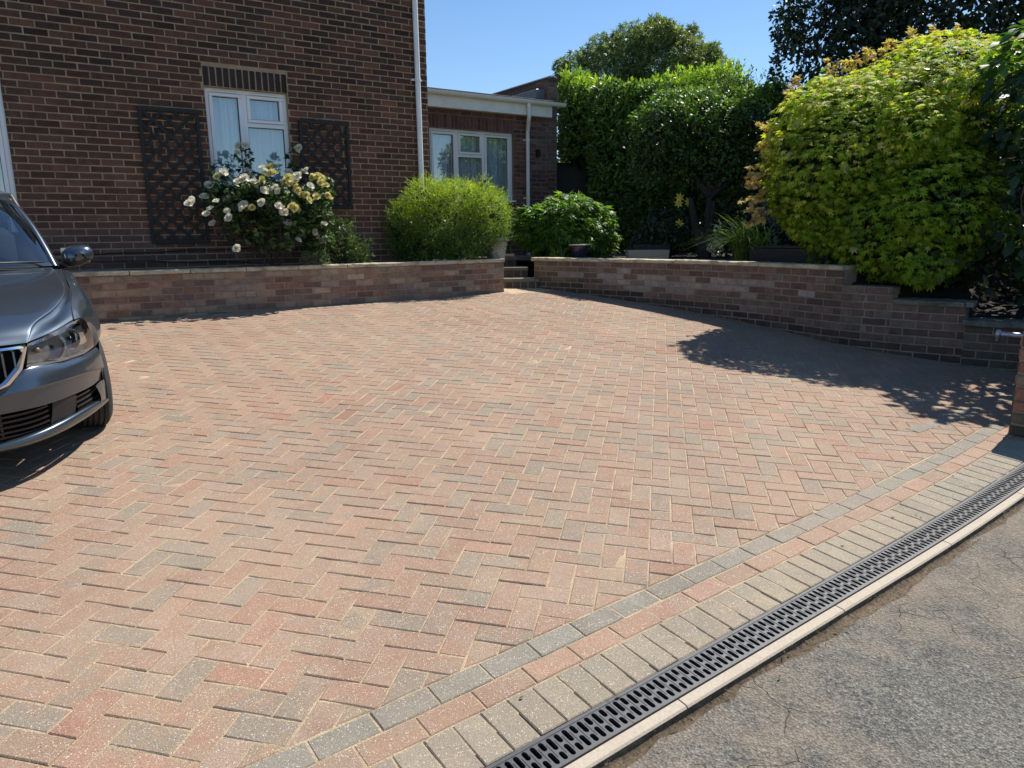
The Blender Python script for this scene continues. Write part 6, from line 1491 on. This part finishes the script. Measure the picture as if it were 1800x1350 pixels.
    for sg in (1, -1):
        ci = cr_line([(x-.052, y-.002, z+.003) for x, y, z in P_a[:5]], 5); cm = cr_line([(x-.033, y-.001, z+.009) for x, y, z in P_a[:5]], 5); vs = []
        for a, b in zip(ci, cm): vs += [(sg*a[0], a[1], a[2]), (sg*b[0], b[1], b[2])]
        f = [(2*i, 2*i+1, 2*i+3, 2*i+2) for i in range(len(ci)-1)]; m.add(vs, f if sg < 0 else [x[::-1] for x in f])
    B(m, 'screen_seal', M['carblack'], ws)
    roofx = [0, .25, .45, .555, .60]
    def rrow(y, z, wdt, drop): return [(x*wdt, y-(0.10*(x/.6)**2 if y > -1.3 else 0), z-drop*(x/.6)**3) for x in roofx]
    m = MB(); patch(m, [rrow(-1.02, 1.408, .93, .035), rrow(-1.10, 1.425, .95, .035), rrow(-1.40, 1.455, 1.0, .045), rrow(-2.0, 1.462, 1.0, .05), rrow(-2.7, 1.43, .97, .05), rrow(-3.0, 1.395, .93, .05)], 4, 4, flip=True)
    B(m, 'roof', M['paint'])
    # body sides, rear, glass house
    m = MB()
    side = [[(.754, -.55, .946), (.812, -.66, .915), (.858, -.72, .82), (.874, -.75, .65), (.872, -.75, .40), (.84, -.75, .22)],
            [(.756, -1.2, .955), (.815, -1.2, .925), (.862, -1.2, .83), (.878, -1.2, .65), (.874, -1.2, .40), (.84, -1.2, .22)],
            [(.752, -2.0, .985), (.815, -2.0, .945), (.862, -2.0, .84), (.878, -2.0, .66), (.874, -2.0, .40), (.84, -2.0, .22)],
            [(.735, -2.7, 1.01), (.80, -2.7, .965), (.852, -2.7, .86), (.872, -2.7, .70), (.868, -2.7, .66), (.86, -2.7, .64)],
            [(.69, -3.02, 1.02), (.745, -3.02, .97), (.79, -3.03, .86), (.81, -3.04, .68), (.80, -3.05, .45), (.76, -3.02, .25)],
            [(.0, -3.10, 1.02), (.0, -3.12, .97), (.0, -3.14, .86), (.0, -3.16, .68), (.0, -3.18, .45), (.0, -3.12, .25)]]
    patch(m, side, 6, 4); B(m, 'body_side', M['paint'])
    m = MB(); top = [(.575, -1.13, 1.36), (.595, -1.6, 1.405), (.595, -2.1, 1.40), (.575, -2.6, 1.375), (.54, -2.98, 1.33), (0, -3.03, 1.36)]
    bot = [(.748, -.60, .952), (.758, -1.25, .960), (.756, -2.0, .985), (.738, -2.65, 1.008), (.69, -3.03, 1.02), (0, -3.10, 1.02)]
    patch(m, [top, bot], 4, 5, flip=True); B(m, 'side_window', M['carglass'])
    m = MB()
    for sg in (1, -1):
        for y0 in (-1.62, -2.62): m.tube([(sg*.757, y0, .975), (sg*.685, y0+.02, 1.18), (sg*.600, y0+.05, 1.40)], .028, 6)
    B(m, 'door_pillar', M['carblack'])
    m = MB()                                                       # underbody, cabin floor and engine bay
    m.box((-.60, -3.0, .20), (.60, .40, .30)); m.box((-.50, -.42, .30), (.50, .44, .68)); m.box((-.70, -3.0, .30), (.70, -.45, .62)); B(m, 'underbody', M['dark'], smooth=False)
    m = MB(); patch(m, [[(0, -.40, .975), (.4, -.44, .965), (.68, -.56, .945)], [(0, -.62, .99), (.4, -.66, .985), (.68, -.72, .96)], [(0, -.90, .93), (.4, -.92, .93), (.69, -.95, .92)], [(0, -.95, .62), (.4, -.96, .62), (.69, -.98, .62)]], 3, 3); B(m, 'dashboard', M['seat'])
    for sg in (1, -1):
        m = MB(); m.box((sg*.37-.24, -1.75, .50), (sg*.37+.24, -1.2, .66), bev=.04); m.box((sg*.37-.23, -1.85, .62), (sg*.37+.23, -1.68, 1.14), bev=.05); m.box((sg*.37-.13, -1.86, 1.15), (sg*.37+.13, -1.76, 1.33), bev=.04); B(m, 'seat', M['seat'])
    m = MB()
    for k in range(24):
        a, b = 2*math.pi*k/24, 2*math.pi*(k+1)/24
        m.tube([(-.37+.18*math.cos(a), -1.02-.06*math.sin(a), .97+.17*math.sin(a)), (-.37+.18*math.cos(b), -1.02-.06*math.sin(b), .97+.17*math.sin(b))], .014, 6, cap=False)
    B(m, 'steering_wheel', M['carblack'])
    m = MB(); m.tube([(.66, -.50, 1.005), (.30, -.425, 1.020), (.02, -.405, 1.022)], [.006, .009, .011], 6); m.tube([(.02, -.395, 1.0), (.10, -.40, 1.025), (.30, -.43, 1.032)], [.016, .014, .009], 6); m.box((.02, -.415, 1.0), (.13, -.37, 1.028), bev=.008)
    m.tube([(-.60, -.49, 1.005), (-.30, -.43, 1.020), (-.05, -.40, 1.018)], [.006, .009, .012], 6); B(m, 'wiper', M['carblack'])
    m = MB(); patch(m, [[(0, -.33, .988), (.3, -.345, .985), (.55, -.41, .972), (.70, -.50, .958)], [(0, -.40, .990), (.3, -.41, .988), (.55, -.47, .976), (.70, -.56, .962)]], 2, 4, flip=True); B(m, 'scuttle', M['carblack'])
    for sg in (1, -1):
        m = MB(); c = Vector((sg*.875, -.70, 1.012)); vs = []; n_ = 20
        secs = [(-.085, .30, .34), (-.080, .62, .72), (-.055, .88, .92), (-.015, 1.0, 1.0), (.03, .99, 1.0), (.062, .97, .96)]
        # egg-shaped shell, wide side to side
        for k, (yy, a, b) in enumerate(secs):
            for j in range(n_):
                an = 2*math.pi*j/n_; ex_ = .098*a*(abs(math.cos(an))**.8)*(1 if math.cos(an) > 0 else -1); ez = (.074 if math.sin(an) > 0 else .068)*b*(abs(math.sin(an))**.75)*(1 if math.sin(an) > 0 else -1)
                if sg*ex_ > 0 and ez < 0: ez *= 0.8
                vs.append((c.x+ex_+sg*.006, c.y-yy, c.z+ez+0.012*(sg*ex_/.1)))
        f = [(i*n_+j, i*n_+(j+1) % n_, (i+1)*n_+(j+1) % n_, (i+1)*n_+j) for i in range(5) for j in range(n_)]+[tuple(range(n_))]
        upm = MB(); lwm = MB()
        up = [q for q in f if sum(vs[i][2] for i in q)/len(q) > c.z-0.012+0.05*(sg*(sum(vs[i][0] for i in q)/len(q)-c.x))]; lo = [q for q in f if q not in up]
        upm.add(vs, up); lwm.add(vs, lo)
        mr = B(upm, 'door_mirror', M['paint']); B(lwm, 'mirror_base', M['carblack'], mr)
        m = MB(); m.tube([(sg*.765, -.68, .955), (sg*.80, -.69, .962), (sg*.85, -.70, .962)], [.022, .026, .02], 8); B(m, 'mirror_arm', M['carblack'], mr)
        m = MB(); m.add([(c.x-.085, c.y-.055, c.z-.05), (c.x+.085, c.y-.055, c.z-.05), (c.x+.085, c.y-.055, c.z+.055), (c.x-.085, c.y-.055, c.z+.055)], [(0, 1, 2, 3)]); B(m, 'mirror_glass', M['chrome'], mr, smooth=False)
    # ---- wheels
    for sx in (1, -1):
        for y0 in (0, -2.455):
            m = MB(); w_ = .0925; R0 = .305
            prof = [(.195, -w_), (.215, -w_-.006), (.26, -w_-.008), (.288, -w_*.9), (R0-.003, -w_*.72)]
            for k in range(5):
                x0 = -w_*.66+k*w_*.33-.004; prof += [(R0, x0-.008), (R0, x0+.010), (R0-.009, x0+.012), (R0-.009, x0+.016)]
            prof += [(R0, w_*.74), (.288, w_*.9), (.26, w_+.008), (.215, w_+.006), (.195, w_)]
            m.lathe(prof, (sx*.735, y0, R0), 48, axis=(1, 0, 0)); wh = B(m, 'tyre', M['tyre'], ang=40)
            wh.name = 'wheel'
            m = MB(); m.lathe([(.197, sx*.085), (.185, sx*.075), (.175, sx*.02), (.05, sx*.03), (.04, sx*.06), (0, sx*.065)], (sx*.735, y0, R0), 32, axis=(1, 0, 0))
            for k in range(7):
                a = 2*math.pi*k/7; c_, s_ = math.cos(a), math.sin(a)
                m.tube([(sx*(.735+.062), y0+.03*c_, R0+.03*s_), (sx*(.735+.075), y0+.11*c_, R0+.11*s_), (sx*(.735+.082), y0+.188*c_, R0+.188*s_)], [.016, .014, .018], 6)
            B(m, 'rim', M['rim'], wh)
car()
